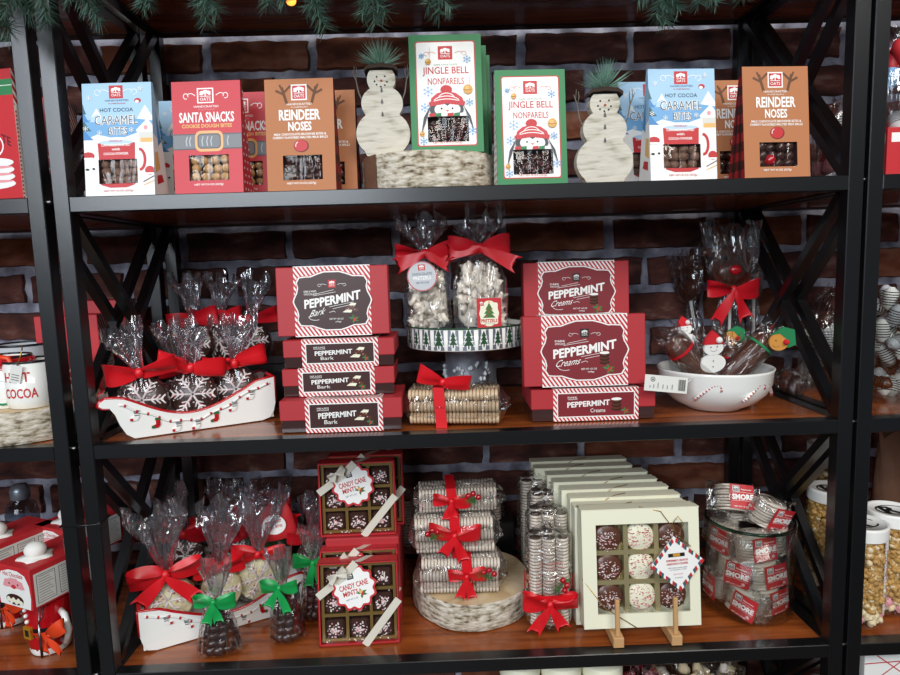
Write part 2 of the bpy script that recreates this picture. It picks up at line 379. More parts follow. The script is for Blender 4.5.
unit(XRN+HW, 'black metal shelving bay cut off by the right edge, holding popcorn jars', XRN, XRN+2*HW)
tie = MB(); zt = at(88, 525, 0).z
x0, x1 = XLN-.002, -HW+.002
pts = [(x0, -.002, zt-.001), (x1, -.002, zt+.001), (x1, PW+.003, zt+.004), (x0, PW+.003, zt+.002)]
tie.tube(pts, .0013, 'metal_black', 6, closed=True); tie.box(x1-.006, x1, -.006, -.001, zt-.003, zt+.003, 'metal_black')
tag(tie.build('cable_tie'), 'thin black cable tie binding the two left front posts together', 'cable tie')
# ---------------------------------------------------------------- lights
def area(name, loc, look, sx, sy, power, col):
    d = bpy.data.lights.new(name, 'AREA'); d.shape = 'RECTANGLE'; d.size = sx; d.size_y = sy; d.energy = power; d.color = col
    o = bpy.data.objects.new(name, d); COL.objects.link(o); o.location = loc
    o.rotation_euler = (Vector(look)-Vector(loc)).to_track_quat('-Z', 'Y').to_euler(); return o
area('window_light', (-1.3, -3.0, 2.25), (-.2, .1, 1.2), 2.0, 1.5, 82, (.84, .92, 1.0))
area('ceiling_light', (.9, -2.3, 2.9), (.2, .1, 1.1), 1.6, .9, 48, (1, .96, .9))
w = bpy.data.worlds.new('world'); SC.world = w; w.use_nodes = True
bg = w.node_tree.nodes['Background']; bg.inputs['Color'].default_value = (.75, .85, 1, 1); bg.inputs['Strength'].default_value = .1
vs = SC.view_settings; vs.view_transform = 'Standard'; vs.look = 'None'; vs.gamma = 1; vs.exposure = 0.25; vs.use_curve_mapping = False
SC.cycles.transparent_max_bounces = 32
# ---------------------------------------------------------------- bows, ribbons, film
def bow(b, c, s, m, tails=True, ang=0, droop=.35, rz=0, tail_len=1., seed=0, puff=1.):
    "satin bow: two pinched loops, a knot and two notched tails"
    old = b.M; b.M = old@Matrix.Translation(c)@Matrix.Rotation(rz, 4, 'Z')@Matrix.Rotation(ang, 4, 'Y')
    r = random.Random(seed)
    for sg in (-1, 1):
        L = s*(1+r.uniform(-.1, .1)); tilt = r.uniform(.05, .3)
        def loop(u, v, sg=sg, L=L, tilt=tilt):
            t = u*2*PI; d = L*.5*(1-math.cos(t)); y = -math.sin(t)*s*.2*puff
            wd = s*(.12+.5*math.sin(min(PI, max(0, t/2)))**.8)
            z = (v-.5)*wd*(1+.15*math.sin(t))+d*tilt*.6
            nz = .1*s*noise.noise(Vector((u*2.3+seed*1.7, v*1.6, sg*3.+seed)))
            return (sg*(d+s*.03), y-.3*s*(v-.5)*math.sin(t)-.002+nz, z+.03*s*math.sin(7*v+6*u+seed)+nz*1.6)
        b.grid(loop, 20, 5, m)
        if tails:
            TL = s*1.15*tail_len*(1+r.uniform(-.15, .15)); dd = droop+r.uniform(-.1, .15)
            def tail(u, v, sg=sg, TL=TL, dd=dd):
                w_ = s*(.12+.42*u**.7); ex = (0 if abs(v-.5) > .3 else -.18)*s*(u > .98)
                d = TL*u+ex; ca, sa = math.cos(dd*PI/2*1.4), math.sin(dd*PI/2*1.4)
                px = d*ca+(v-.5)*w_*sa; pz = -d*sa+(v-.5)*w_*ca
                return (sg*px, -.012*s/.03*.6-.06*s*math.sin(u*5+v*2), pz)
            b.grid(tail, 10, 4, m)
    b.ball((0, -.12*s, 0), .15*s, m, 10, 6, (1, .8, 1.15)); b.M = old
def film(b, prof, m='film', seed=0, n=44, sx=1, sy=1, c=(0, 0, 0), crk=.05, kk=9, top=None, mats=None):
    "crinkled cellophane skin; prof rows = (z, rx, ry, crinkle)"
    r = random.Random(seed); ph = [r.uniform(0, 6.28) for _ in range(6)]
    rows = []
    for j in range(len(prof)-1):
        a, d = prof[j], prof[j+1]; k = 3
        for i in range(k): t = i/k; rows.append([a[q]+(d[q]-a[q])*t for q in range(4)])
    rows.append(list(prof[-1])); v = []; f = []
    for j, (z, rx, ry, ck) in enumerate(rows):
        for i in range(n):
            an = 2*PI*i/n
            q = 1+ck*(.6*math.sin(kk*an+ph[0]+z*30)+.5*math.sin((kk+5)*an+ph[1]-z*50)+.4*math.sin(3*an+ph[2]+z*25))
            dz = ck*.05*math.sin(4*an+ph[3])*(j == len(rows)-1)*rx/.03+(r.uniform(-.004, .004) if j == len(rows)-1 else 0)
            v.append((c[0]+rx*q*math.cos(an), c[1]+ry*q*math.sin(an), c[2]+z+dz))
    for j in range(len(rows)-1):
        for i in range(n): f.append((j*n+i, j*n+(i+1) % n, (j+1)*n+(i+1) % n, (j+1)*n+i))
    b.add(v, f, m, True)
def smoothstep(a): return a*a*(3-2*a)
# ---------------------------------------------------------------- top shelf: cartons
CW, CH, CD = .104, .168, .05
def print_caramel(g):
    g.rect(0, 1, .62, 1, 'sky'); g.rect(0, 1, .47, .68, 'sky_mid'); g.rect(0, 1, 0, .5, 'white')
    g.poly([(0, .5), (.2, .55), (.5, .5), (.8, .56), (1, .53), (1, .4), (0, .4)], 'white')
    g.poly([(.1, .66), (.2, .78), (.3, .66)], 'blue_pale'); g.poly([(.78, .68), (.9, .8), (1, .7), (1, .66)], 'white'); g.poly([(.12, .7), (.2, .78), (.27, .7), (.2, .73)], 'white')
    for k, (q, wd) in enumerate(((.5, .15), (.58, .12), (.66, .09), (.73, .05))): g.poly([(0, q+.1), (wd*.6, q+.03), (wd, q), (0, q)], 'teal' if k % 2 else 'sky_deep')
    g.poly([(.76, .58), (.93, .68), (1, .62), (1, .55), (.78, .55)], 'white'); g.rect(.8, 1, .47, .56, 'paper'); g.rect(.82, .99, .47, .51, 'tan'); g.ell(.9, .6, .03, .02, 'pink')
    g.logo(.49, .92, .2, .115, 'red', 'white', 'red')
    g.swirl(.29, .92, .2, .06, 'white', -1); g.swirl(.69, .92, .2, .06, 'white', 1)
    g.text('HANDCRAFTED', .5, .845, .34, .016, 'slate'); g.text('in small batches', .5, .82, .24, .014, 'red')
    g.ell(.8, .84, .05, .022, 'red', 10); g.ell(.79, .83, .03, .014, 'white', 8)
    g.text('HOT COCOA', .49, .762, .48, .034, 'slate', .01)
    g.text('CARAMEL', .48, .672, .62, .086, 'white', .05); g.text('CARAMEL', .48, .672, .62, .08, 'slate', -.004)
    g.text('BITES', .5, .575, .28, .074, 'white', .05); g.text('BITES', .5, .575, .28, .068, 'slate', -.004)
    g.arc(.8, .32, .075, .09, -95, 95, .0042, 'red'); g.poly([(.2, .47), (.74, .47), (.72, .1), (.6, .075), (.36, .075), (.23, .1)], 'red'); g.ell(.47, .485, .27, .035, 'white'); g.ell(.47, .475, .25, .02, 'blue_pale')
    g.text('VANILLA', .46, .488, .2, .018, 'red', .02); g.text('CARAMELS DUSTED', .46, .452, .42, .022, 'white', .02); g.text('with', .46, .415, .12, .022, 'white', .02); g.text('COCOA POWDER', .46, .375, .36, .022, 'white', .02)
    g.ell(.06, .36, .09, .035, 'red', 12); g.rect(.0, .13, .325, .345, 'white'); g.ell(.04, .24, .03, .01, 'black', 8); g.ell(.13, .245, .02, .01, 'black', 8)
    g.ell(.94, .22, .07, .04, 'red', 12); g.rect(.87, 1, .185, .2, 'white'); g.line([(.84, .12), (1, .17)], .0012, 'plaid_mid'); g.line([(.84, .09), (1, .13)], .0012, 'tan')
    for q in ((.1, .87), (.85, .94), (.24, .56), (.04, .6), (.7, .58)): g.flake(q[0], q[1], .004, 'white')
    g.text('NET WT 8 OZ (227g)', .48, .045, .42, .02, 'red', .01)
def print_santa(g):
    g.rect(0, 1, 0, 1, 'santa_red'); g.logo(.49, .872, .24, .135, 'santa_red', 'white', 'white')
    g.swirl(.26, .872, .17, .06, 'white', -1, .0011); g.swirl(.73, .872, .17, .06, 'white', 1, .0011)
    g.text('HANDCRAFTED', .5, .775, .36, .018, 'white', .01); g.text('in small batches', .5, .75, .24, .014, 'pink')
    g.text('SANTA SNACKS', .5, .68, .8, .092, 'white', .025); g.text('COOKIE DOUGH BITES', .5, .603, .73, .034, 'tan', .03)
    g.rect(0, 1, .395, .535, 'grey_dark'); g.rect(0, 1, .405, .525, 'grey')
    g.rrect(.32, .73, .375, .56, .009, 'gold_line'); g.rrect(.355, .695, .4, .535, .006, 'grey_dark'); g.rrect(.37, .68, .41, .525, .005, 'grey')
    for u in (.2, .25, .43, .5, .56, .8): g.line([(u, .425), (u-.01, .47), (u+.01, .51)], .0016, 'grey_light')
    g.text('NET WT 8 OZ (227g)', .5, .08, .42, .022, 'white', .02)
def print_reindeer(g):
    g.rect(0, 1, 0, 1, 'kraft'); g.logo(.5, .88, .23, .14, 'red', 'white', 'white')
    for sg in (-1, 1):
        for p, wd in ((((.2, .78), (.27, .93)), .0042), (((.23, .86), (.36, .9)), .0035), (((.24, .88), (.14, .94)), .0032), (((.27, .91), (.3, .95)), .003)):
            g.line([(.5+sg*(a[0]-.02), a[1]) for a in p], wd, 'bark_brown')
    g.text('HANDCRAFTED', .5, .775, .36, .018, 'white', .01); g.text('in small batches', .5, .75, .24, .014, 'white')
    g.text('REINDEER', .5, .68, .6, .094, 'white', .03); g.text('NOSES', .5, .578, .34, .082, 'white', .03)
    g.text('MILK CHOCOLATE BROWNIE BITES &', .5, .508, .76, .021, 'white', .02); g.text('CHERRY FLAVORED MALTED MILK BALLS', .5, .479, .8, .021, 'white', .02)
    g.ell(.51, .403, .11, .056, 'plaid_mid'); g.ell(.505, .405, .1, .052, 'red'); g.arc(.5, .408, .07, .035, 120, 200, .001, 'white')
    g.text('NET WT 8 OZ (227g)', .5, .068, .42, .022, 'white', .02)
def print_jingle(g):
    g.rect(0, 1, 0, 1, 'green'); g.rrect(.085, .915, .055, .945, .003, 'red'); g.rrect(.1, .9, .064, .936, .003, 'white')
    g.logo(.5, .845, .2, .115, 'red', 'white', 'red'); g.swirl(.29, .84, .16, .04, 'red', -1, .0006); g.swirl(.71, .84, .16, .04, 'red', 1, .0006)
    g.text('DARK CHOCOLATE', .5, .745, .32, .014, 'green'); g.text('JINGLE BELL', .5, .688, .64, .078, 'red', .01); g.text('NONPAREILS', .5, .605, .5, .056, 'red', .006)
    for u, v, q in ((.25, .52, .008), (.2, .385, .007), (.8, .785, .006), (.85, .18, .007), (.17, .1, .006), (.17, .82, .004), (.82, .42, .006)): g.flake(u, v, q, 'sky_mid', .0008)
    for u, v, q in ((.26, .77, .04), (.8, .53, .065), (.15, .16, .036)):
        g.line([(u+.02, v), (u+.03, v+.12)], .0005, 'tan'); g.ell(u, v, q, q*.62, 'gold'); g.ell(u-.01, v+.01, q*.5, q*.3, 'tan', 10); g.line([(u-q*.8, v-.005), (u+q*.8, v-.005)], .0006, 'bark_brown')
    g.poly([(.2, .25), (.14, .16), (.18, .3), (.28, .4)], 'penguin'); g.poly([(.82, .25), (.87, .18), (.83, .3), (.73, .4)], 'penguin')
    g.ell(.5, .36, .235, .085, 'penguin'); g.ell(.43, .362, .1, .05, 'white'); g.ell(.59, .362, .1, .05, 'white')
    g.ell(.43, .37, .014, .009, 'black', 10); g.ell(.58, .37, .014, .009, 'black', 10); g.poly([(.48, .358), (.54, .358), (.51, .34)], 'orange')
    for k in range(6):
        u = .25+.085*k; g.poly([(u, .295), (u+.085, .3), (u+.09, .335), (u+.01, .33)], ('red', 'green', 'white')[k % 3])
    g.poly([(.28, .42), (.29, .46), (.37, .5), (.5, .517), (.63, .5), (.72, .46), (.74, .42), (.5, .44)], 'santa_red'); g.ell(.5, .532, .08, .036, 'red')
    for v, a in ((.44, .2), (.465, .15), (.49, .08)): g.arc(.5, v-.05, a+.04, .06, 25, 155, .0012, 'white')
    g.poly([(.27, .39), (.5, .412), (.74, .39), (.76, .425), (.5, .447), (.25, .425)], 'santa_red')
    for k in range(12): g.line([(.28+.042*k, .4), (.28+.042*k, .433)], .0006, 'plaid_red')
    g.text('NET WT 8 OZ (227g)', .5, .045+.035, .4, .017, 'red', .01)
KIND = dict(caramel=(print_caramel, 'sky', (.2, .76, .11, .325), 'choc_dust'), santa=(print_santa, 'santa_red', (.22, .8, .12, .345), 'cookie_dough'),
            reindeer=(print_reindeer, 'kraft', (.235, .81, .1, .32), 'choc'), jingle=(print_jingle, 'green', (.23, .8, .09, .305), 'choc'))
PILL = {}
def carton(kind, label, loc, rz=0, lean=0, group=None, sc=1., red_ball=False):
    pr, base, (wu0, wu1, wv0, wv1), inner = KIND[kind]
    t = thing('candy_carton', label, 'candy box', loc, 0, group, rot=(lean, 0, rz)); t.scale = (sc,)*3
    W_, H, D = CW, CH, CD; slope = math.atan2(.016, H); b = MB()
    x0, x1 = -W_/2, W_/2; yf = lambda v: .016*v
    # front as a frame round the window, prints laid over it piecewise
    FM = Matrix.Translation((x0, 0, 0))@Matrix(((W_, 0, 0, 0), (0, .016, -1, 0), (0, H, .016/H, 0), (0, 0, 0, 1)))
    FM2 = frontM(x0, 0, 0, -slope)
    Hs = math.hypot(H, .016)
    def fr(u0, u1, v0, v1): 
        q = [(x0+u*W_, yf(v), v*H) for u, v in ((u0, v0), (u1, v0), (u1, v1), (u0, v1))]; b.add(q, [(0, 1, 2, 3)], base)
    fr(0, 1, 0, wv0); fr(0, 1, wv1, 1); fr(0, wu0, wv0, wv1); fr(wu1, 1, wv0, wv1)
    # recess
    iy = .03; a, c, d, e = x0+wu0*W_, x0+wu1*W_, wv0*H, wv1*H
    b.add([(a, yf(wv0), d), (c, yf(wv0), d), (c, yf(wv1), e), (a, yf(wv1), e), (a, iy, d), (c, iy, d), (c, iy, e), (a, iy, e)],
          [(4, 5, 6, 7), (0, 1, 5, 4), (1, 2, 6, 5), (2, 3, 7, 6), (3, 0, 4, 7)], 'label_brown')
    # sides, back, top, bottom
    ty0, ty1 = .016, .022
    b.add([(x0, 0, 0), (x1, 0, 0), (x1, D, 0), (x0, D, 0), (x0, ty0, H), (x1, ty0, H), (x1, ty1, H), (x0, ty1, H)],
          [(3, 2, 1, 0), (4, 5, 6, 7), (1, 2, 6, 5), (3, 0, 4, 7), (2, 3, 7, 6)], base)
    # print clipped out of the window: collect the print, drop the part over the window
    pb = MB(); g = G(pb, Matrix(), 1, 1); g.step = .000014
    g2 = G(pb, FM2, W_, Hs); pr(g2)
    clipped_print(b, pb, FM2, W_*wu0, W_*wu1, Hs*wv0, Hs*wv1, W_, Hs)
    # side patterns
    for sg in (-1, 1):
        y_at = lambda v: (.016*v, D+(ty1-D)*v)
        def sp(s_, v): lo, hi = y_at(v); return (sg*(W_/2+.0003), lo+(hi-lo)*s_, v*H)
        if kind == 'santa' or kind == 'jingle':
            if kind == 'jingle': q = [sp(0.02, 0.01), sp(.98, .01), sp(.9, .97), sp(.1, .97)]; b.add(q, [(0, 1, 2, 3)], 'white')
            k = 0
            for v in [i*.062+.04 for i in range(15)]:
                lo, hi = y_at(v); nn = max(1, int((hi-lo)/.011)); k += 1
                for i in range(nn):
                    s_ = (i+.5+(k % 2)*.3)/nn; 
                    if s_ > .95: continue
                    cx, cy, cz = sp(s_, v); rr = .0022 if kind == 'santa' else .0026
                    mm = 'white' if kind == 'santa' else ('green' if (i+k) % 2 else 'red')
                    b.add([(cx+sg*.0003, cy+rr*math.cos(j*PI/4), cz+rr*math.sin(j*PI/4)) for j in range(8)], [tuple(range(8))], mm)
        elif kind == 'reindeer':
            nv, nu = 12, 5
            for i in range(nv):
                for j in range(nu):
                    mm = ('plaid_red', 'plaid_mid', 'plaid_mid', 'black')[(i % 2)*2+(j % 2)]
                    b.add([sp(j/nu, i/nv), sp((j+1)/nu, i/nv), sp((j+1)/nu, (i+1)/nv), sp(j/nu, (i+1)/nv)], [(0, 1, 2, 3)], mm)
        else:
            b.add([sp(0, 0), sp(1, 0), sp(1, .48), sp(0, .55)], [(0, 1, 2, 3)], 'white'); 
            b.add([(p[0]+sg*.0002, p[1], p[2]) for p in (sp(.1, .2), sp(.5, .25), sp(.4, .4), sp(.1, .38))], [(0, 1, 2, 3)], 'tan'); b.add([(p[0]+sg*.0002, p[1], p[2]) for p in (sp(.2, .1), sp(.7, .14), sp(.6, .2), sp(.2, .18))], [(0, 1, 2, 3)], 'red')
            b.add([(p[0]+sg*.0002, p[1], p[2]) for p in (sp(.5, .45), sp(.9, .5), sp(.6, .75))], [(0, 1, 2)], 'sky_deep')
    b.build('printed_carton', t)
    wb = MB(); wb.add([(a-.001, yf(wv0)+.0012, d-.001), (c+.001, yf(wv0)+.0012, d-.001), (c+.001, yf(wv1)+.0012, e+.001), (a-.001, yf(wv1)+.0012, e+.001)], [(0, 1, 2, 3)], 'pane'); wb.build('window_film', t)
    r = random.Random(hash(label) % 99 if False else len(label))
    if kind == 'jingle':
        s_ = MB(); 
        for q in range(26):
            s_.M = Matrix.Translation((r.uniform(a+.006, c-.006), r.uniform(.01, .02), r.uniform(d+.005, e-.005)))@Matrix.Rotation(r.uniform(-.7, .7), 4, 'X')@Matrix.Rotation(r.uniform(-.7, .7), 4, 'Z')
            s_.lathe([(0, -.003), (.0065, -.003), (.0075, 0), (.003, .003)], 'choc', 12)
            for z in range(26):
                an = r.uniform(0, 6.28); rr = r.uniform(0, .0065); s_.ball((rr*math.cos(an), rr*math.sin(an), .002-rr*.3+.001), .0007, r.choice(['sprinkle_white', 'sprinkle_white', 'sprinkle_red', 'green']), 4, 3); s_.ball((rr*math.cos(an+2), rr*math.sin(an+2), -.0032), .0007, r.choice(['sprinkle_white', 'sprinkle_red']), 4, 3)
        tag(s_.build('nonpareils', t), kind='stuff')
    else:
        rad = .0078 if kind != 'santa' else .0072; nx = max(4, int((c-a)/(rad*1.75))); nz = 3
        key = ('ball', kind)
        if key not in PILL: pb = MB().ball((0, 0, 0), rad, inner, 12, 8, (1, 1, .95), wob=.25 if kind != 'santa' else .1, seed=3); o = pb.build('candy_piece', t); PILL[key] = o.data
        else: o = bpy.data.objects.new('candy_piece', PILL[key]); COL.objects.link(o); o.parent = t
        first = True
        for k in range(nz):
            for i in range(nx):
                lc = (a+rad+i*(c-a-2*rad)/(nx-1)+r.uniform(-.0015, .0015)+(k % 2)*.002-.001, .0135+r.uniform(-.001, .004), d+rad*.8+k*(e-d-1.6*rad)/(nz-1)+r.uniform(-.001, .001)); ro = (r.uniform(0, 6), r.uniform(0, 6), 0)
                if first: o.location = lc; o.rotation_euler = ro; first = False
                else: part_copies(o, [(lc, ro)])
        if red_ball: tag(MB().ball((a+(c-a)*.35, .012, d+(e-d)*.3), .0088, 'berry', 14, 10).build('candy_piece', t), label='red round candy among brown ones')
    return t
def clipped_print(b, pb, FM, u0, u1, v0, v1, W_, H_):
    "keeps the flat print inside the face and outside the window opening"
    inv = FM.inverted()
    def half(poly, ax, val, keep_less):
        out = []; n = len(poly)
        for i in range(n):
            p, q = poly[i], poly[(i+1) % n]; ip = (p[ax] <= val) == keep_less or p[ax] == val; iq = (q[ax] <= val) == keep_less or q[ax] == val
            if ip: out.append(p)
            if ip != iq:
                tt = (val-p[ax])/(q[ax]-p[ax]); out.append(p+(q-p)*tt)
        return out
    for f, mi in zip(pb.f, pb.mi):
        P = [inv@Vector(pb.v[i]) for i in f]
        for ax, val, less in ((0, 0, False), (0, W_, True), (1, 0, False), (1, H_, True)):
            if any((p[ax] < val) if not less else (p[ax] > val) for p in P): P = half(P, ax, val, less)
            if len(P) < 3: break
        if len(P) < 3: continue
        xs = [p.x for p in P]; ys = [p.y for p in P]
        if max(xs) <= u0 or min(xs) >= u1 or max(ys) <= v0 or min(ys) >= v1 or u1 <= u0: pieces = [P]
        else:
            pieces = []; rest = P
            for ax, val, less in ((0, u0, True), (0, u1, False), (1, v0, True), (1, v1, False)):
                A = half(rest, ax, val, less); rest = half(rest, ax, val, not less)
                if len(A) >= 3: pieces.append(A)
                if len(rest) < 3: break
        for q in pieces: b.add([FM@p for p in q], [tuple(range(len(q)))], pb.ms[mi])
def px_x(l, r_, b_, Y): return (at(l, b_, Y).x+at(r_, b_, Y).x)/2
def row(kind, l, r_, b_, Y, labels, dy=.066, dx=.0, rz=0, sc=1, group=None, zz=Z1, red=False, lean=0, offs=None):
    x = px_x(l, r_, b_, Y)
    for k, lb in enumerate(labels):
        ox, oy = (offs[k] if offs else (k*dx, k*dy))
        carton(kind, lb, (x+ox, Y+oy, zz), rz, lean, group, sc, red and k == 0)
row('caramel', 85, 156, 195, .012, ['light blue caramel bites carton at the left end of the top shelf', 'light blue caramel bites carton tucked behind, between the leftmost blue carton and the red one'], offs=[(0, 0), (.068, .105)], rz=-.02)
row('santa', 172.5, 246, 192, .014, ['red Santa snacks carton showing its belt buckle, front of its row', 'red Santa snacks carton just behind the front one, its right edge showing', 'red Santa snacks carton third in its row, a sliver showing'], offs=[(0, 0), (.033, .064), (.05, .128)], rz=-.03)
row('reindeer', 268, 336, 190, .014, ['orange-brown reindeer noses carton left of the log riser, front of its row', 'orange-brown reindeer noses carton behind the one left of the log riser'], offs=[(0, 0), (.024, .066)], rz=-.03)
row('caramel', 649.5, 719, 178, .012, ['light blue caramel bites carton right of the second snowman, front of its row', 'light blue caramel bites carton second in the row beside the right snowman', 'light blue caramel bites carton third in the row beside the right snowman'], offs=[(0, 0), (-.026, .065), (-.054, .130)], rz=.05)
row('reindeer', 741.5, 814, 176, .012, ['orange-brown reindeer noses carton at the right end with a red ball in its window', 'orange-brown reindeer noses carton behind the one at the right end', 'orange-brown reindeer noses carton standing crooked behind the right blue carton'], offs=[(0, 0), (-.03, .068), (-.075, .14)], rz=.05, red=True)
row('jingle', 498, 568, 185, .014, ['green jingle bell nonpareils carton standing on the shelf board beside the right snowman', 'green jingle bell nonpareils carton hidden behind the one standing on the board'], offs=[(0, 0), (.012, .066)], rz=.02, sc=1.03)
# ---------------------------------------------------------------- birch riser and the cartons on it
def birch_disc(name, label, loc, R, H, brown=None, seed=0, end='birch_end', knots=0):
    t = thing(name, label, 'log slice', loc)
    r = random.Random(seed); ph = [r.uniform(0, 6) for _ in range(4)]
    rad = lambda a, z, j: 1+.018*math.sin(2*a+ph[0])+.012*math.sin(5*a+ph[1])+.006*math.sin(11*a+ph[2]+z*60)
    b = MB(); prof = [(R*.985, 0), (R, .003), (R*1.005, H*.3), (R*.995, H*.6), (R, H-.002), (R*.985, H)]
    b.lathe(prof, 'birch', 64, rad=rad, caps=False)
    if brown is not None:
        for a0 in [brown+.02*i for i in range(-9, 10)]:
            q = [(R*1.02*rad(a, 0, 0)*math.cos(a), R*1.02*rad(a, 0, 0)*math.sin(a)) for a in (a0, a0+.02)]
            b.add([(q[0][0], q[0][1], .001), (q[1][0], q[1][1], .001), (q[1][0], q[1][1], H*1.01), (q[0][0], q[0][1], H*1.01)], [(0, 1, 2, 3)], 'bark_brown')
    b.build('bark', t)
    e = MB(); rings = [(R*.985, H), (R*.7, H), (R*.4, H), (0, H)]; e.lathe(rings, end, 64, rad=rad, caps=False); e.lathe([(0, 0), (R*.98, 0)], end, 64, rad=rad, caps=False); e.build('cut_face', t)
    return t
LX = (at(363, 188, .06).x+at(498, 185, .06).x)/2; LR = (at(498, 185, .10).x-at(363, 188, .10).x)/2*1.03
LH = .056
birch_disc('log_riser', 'round birch log slice on the top shelf carrying a snowman and a green carton', (LX, .012+LR, Z1), LR, LH, brown=PI*1.19, seed=2)
ZL = Z1+LH+.0005
row('jingle', 415, 481, 150, .045, ['green jingle bell nonpareils carton standing highest, on the log riser', 'green jingle bell nonpareils carton right behind the highest one on the log riser', 'green jingle bell nonpareils carton rearmost on the log riser'], offs=[(0, 0), (.012, .052), (.022, .1)], rz=.0, sc=1.08, zz=ZL)
# ---------------------------------------------------------------- wooden snowmen
def fir_sprig(b, c, L, n, spread, m='needle', up=1, seed=0, r0=.0005, cone=PI):
    r = random.Random(seed)
    for k in range(n):
        a = r.uniform(0, 2*PI); e = r.uniform(.1, spread); d = Vector((math.sin(e)*math.cos(a), math.sin(e)*math.sin(a), math.cos(e)*up)); l_ = L*r.uniform(.6, 1)
        p0 = Vector(c); s_ = d.cross(Vector((.3, .5, .2))).normalized()*r0; t_ = d.cross(s_).normalized()*r0; p1 = p0+d*l_*.6+Vector((0, 0, 0)); p2 = p0+d*l_
        b.add([p0+s_, p0-s_*.5+t_*.87, p0-s_*.5-t_*.87, p2], [(0, 1, 3), (1, 2, 3), (2, 0, 3)], m)
def snowman(label, loc, H, rz, seed, sprig_lean):
    t = thing('wooden_snowman', label, 'snowman figure', loc, rz); s = H/.155
    cs = [(.0, .034*s, .043*s, .036*s), (0, .081*s, .033*s, .027*s), (0, .118*s, .0225*s, .021*s)]
    def halfw(z):
        w_ = 0
        for cx, cz, rx, rz_ in cs:
            if abs(z-cz) < rz_: w_ = max(w_, rx*(1-((z-cz)/rz_)**2)**.45)
        return w_
    zs = [.006*s+(.132*s-.006*s)*i/60 for i in range(61)]; pts = [(halfw(z) if z > .007*s else .03*s, z) for z in zs]
    pts = [(.027*s, 0)]+pts; out = pts+[(-x, z) for x, z in pts[::-1]]
    b = MB(); b.prism(out, 0, .02, 'birch_white')
    r = random.Random(seed)
    BODY = b.build('body', t)
    d = MB(); 
    for k in range(3):
        z = (.066+.0, .086, .104)[k]*s*.98; g = G(d, frontM(0, -.0006, z), 1, 1)
        for j, wd in enumerate((.0026, .0022, .0017)): g.poly([(-wd*s, (-.003+.0018*j)*s), (wd*s, (-.003+.0018*j)*s), (0, (.0004+.002*j)*s)], 'grey_dark' if j < 9 else 'black')
        d.lathe([(.0004, -.004), (.0004, .003)], 'bark_brown', 5, c=(0, -.0008, z))
    d.build('tree_buttons', BODY)
    fz = .116*s; f = MB()
    for dx, dz in ((-.007, .006), (.006, .0065), (-.0105, -.001), (-.0075, -.006), (-.001, -.009), (.0055, -.007), (.009, -.002)): f.ball((dx*s, -.0005, fz+dz*s), .0014*s, 'black', 8, 5, (1, .5, 1))
    f.M = Matrix.Translation((0, -.001, fz))@Matrix.Rotation(PI/2, 4, 'X'); f.lathe([(.0019*s, 0), (.0009*s, .003), (0, .005)], 'orange', 8); f.build('face', BODY)
    h = MB(); hp = [(-.026*s, .129*s), (-.0262*s, .134*s), (-.019*s, .139*s), (0, .1415*s), (.019*s, .139*s), (.0262*s, .134*s), (.026*s, .129*s), (.02*s, .1335*s), (0, .1355*s), (-.02*s, .1335*s)]
    h.prism(hp, -.006, .026, 'felt_hat'); HAT = h.build('hat', t)
    n = MB(); fir_sprig(n, (sprig_lean*.2, .006, .139*s), .05*s, 190, 1.35, 'needle_light', 1, seed, .001); fir_sprig(n, (sprig_lean, .006, .139*s), .038*s, 60, 1.5, 'needle', 1, seed+5); n.build('fir_sprig', HAT)
    for sg in (-1, 1):
        a = MB(); p = [Vector((sg*.03*s, .01, .083*s)), Vector((sg*.037*s, .008, .1*s)), Vector((sg*.040*s, .006, .118*s)), Vector((sg*.046*s, .004, .133*s))]
        a.tube(p, [.0014, .0012, .001, .0006], 'twig', 6); a.tube([p[2], p[2]+Vector((-sg*.002, -.002, .012))*s, p[2]+Vector((-sg*.001, -.002, .02))*s], [.0009, .0008, .0004], 'twig', 5); a.tube([p[3]-Vector((sg*.003, 0, .006)), p[3]+Vector((-sg*.004, 0, .008))*s], [.0007, .0004], 'twig', 5)
        a.build('twig_arm', t)
    return t
x = px_x(357, 411, 154, .055); hs = at(384, 33, .055).z-ZL
snowman('white-washed wooden snowman standing on the log riser, left of the highest carton', (x, .058, ZL), .152, .03, 1, 0)
x = px_x(574, 636, 182, .03)
snowman('white-washed wooden snowman standing on the shelf board, dark hat and fir sprig', (x, .03, Z1), .158, .0, 2, .006)
# ---------------------------------------------------------------- middle shelf
def stripes(g, u0, u1, v0, v1, w_, m='red', sl=1.0, aspect=1.0):
    "slanted candy-cane stripes clipped to a rectangle (u,v in metres)"
    k = -int((v1-v0)*sl/w_/2)-2
    while True:
        a = u0+k*w_*2; k += 1
        if a > u1: break
        pts = [(a, v1), (a+w_, v1), (a+w_+(v1-v0)*sl, v0), (a+(v1-v0)*sl, v0)]
        out = []
        P = [Vector(p) for p in pts]
        for val, less in ((u0, False), (u1, True)):
            o2 = []; n = len(P)
            for i in range(n):
                p, q = P[i], P[(i+1) % n]; ip = (p.x <= val) if less else (p.x >= val); iq = (q.x <= val) if less else (q.x >= val)
                if ip: o2.append(p)
                if ip != iq: t_ = (val-p.x)/(q.x-p.x); o2.append(p+(q-p)*t_)
            P = o2
            if len(P) < 3: break
        if len(P) >= 3: g.poly([tuple(p) for p in P], m)
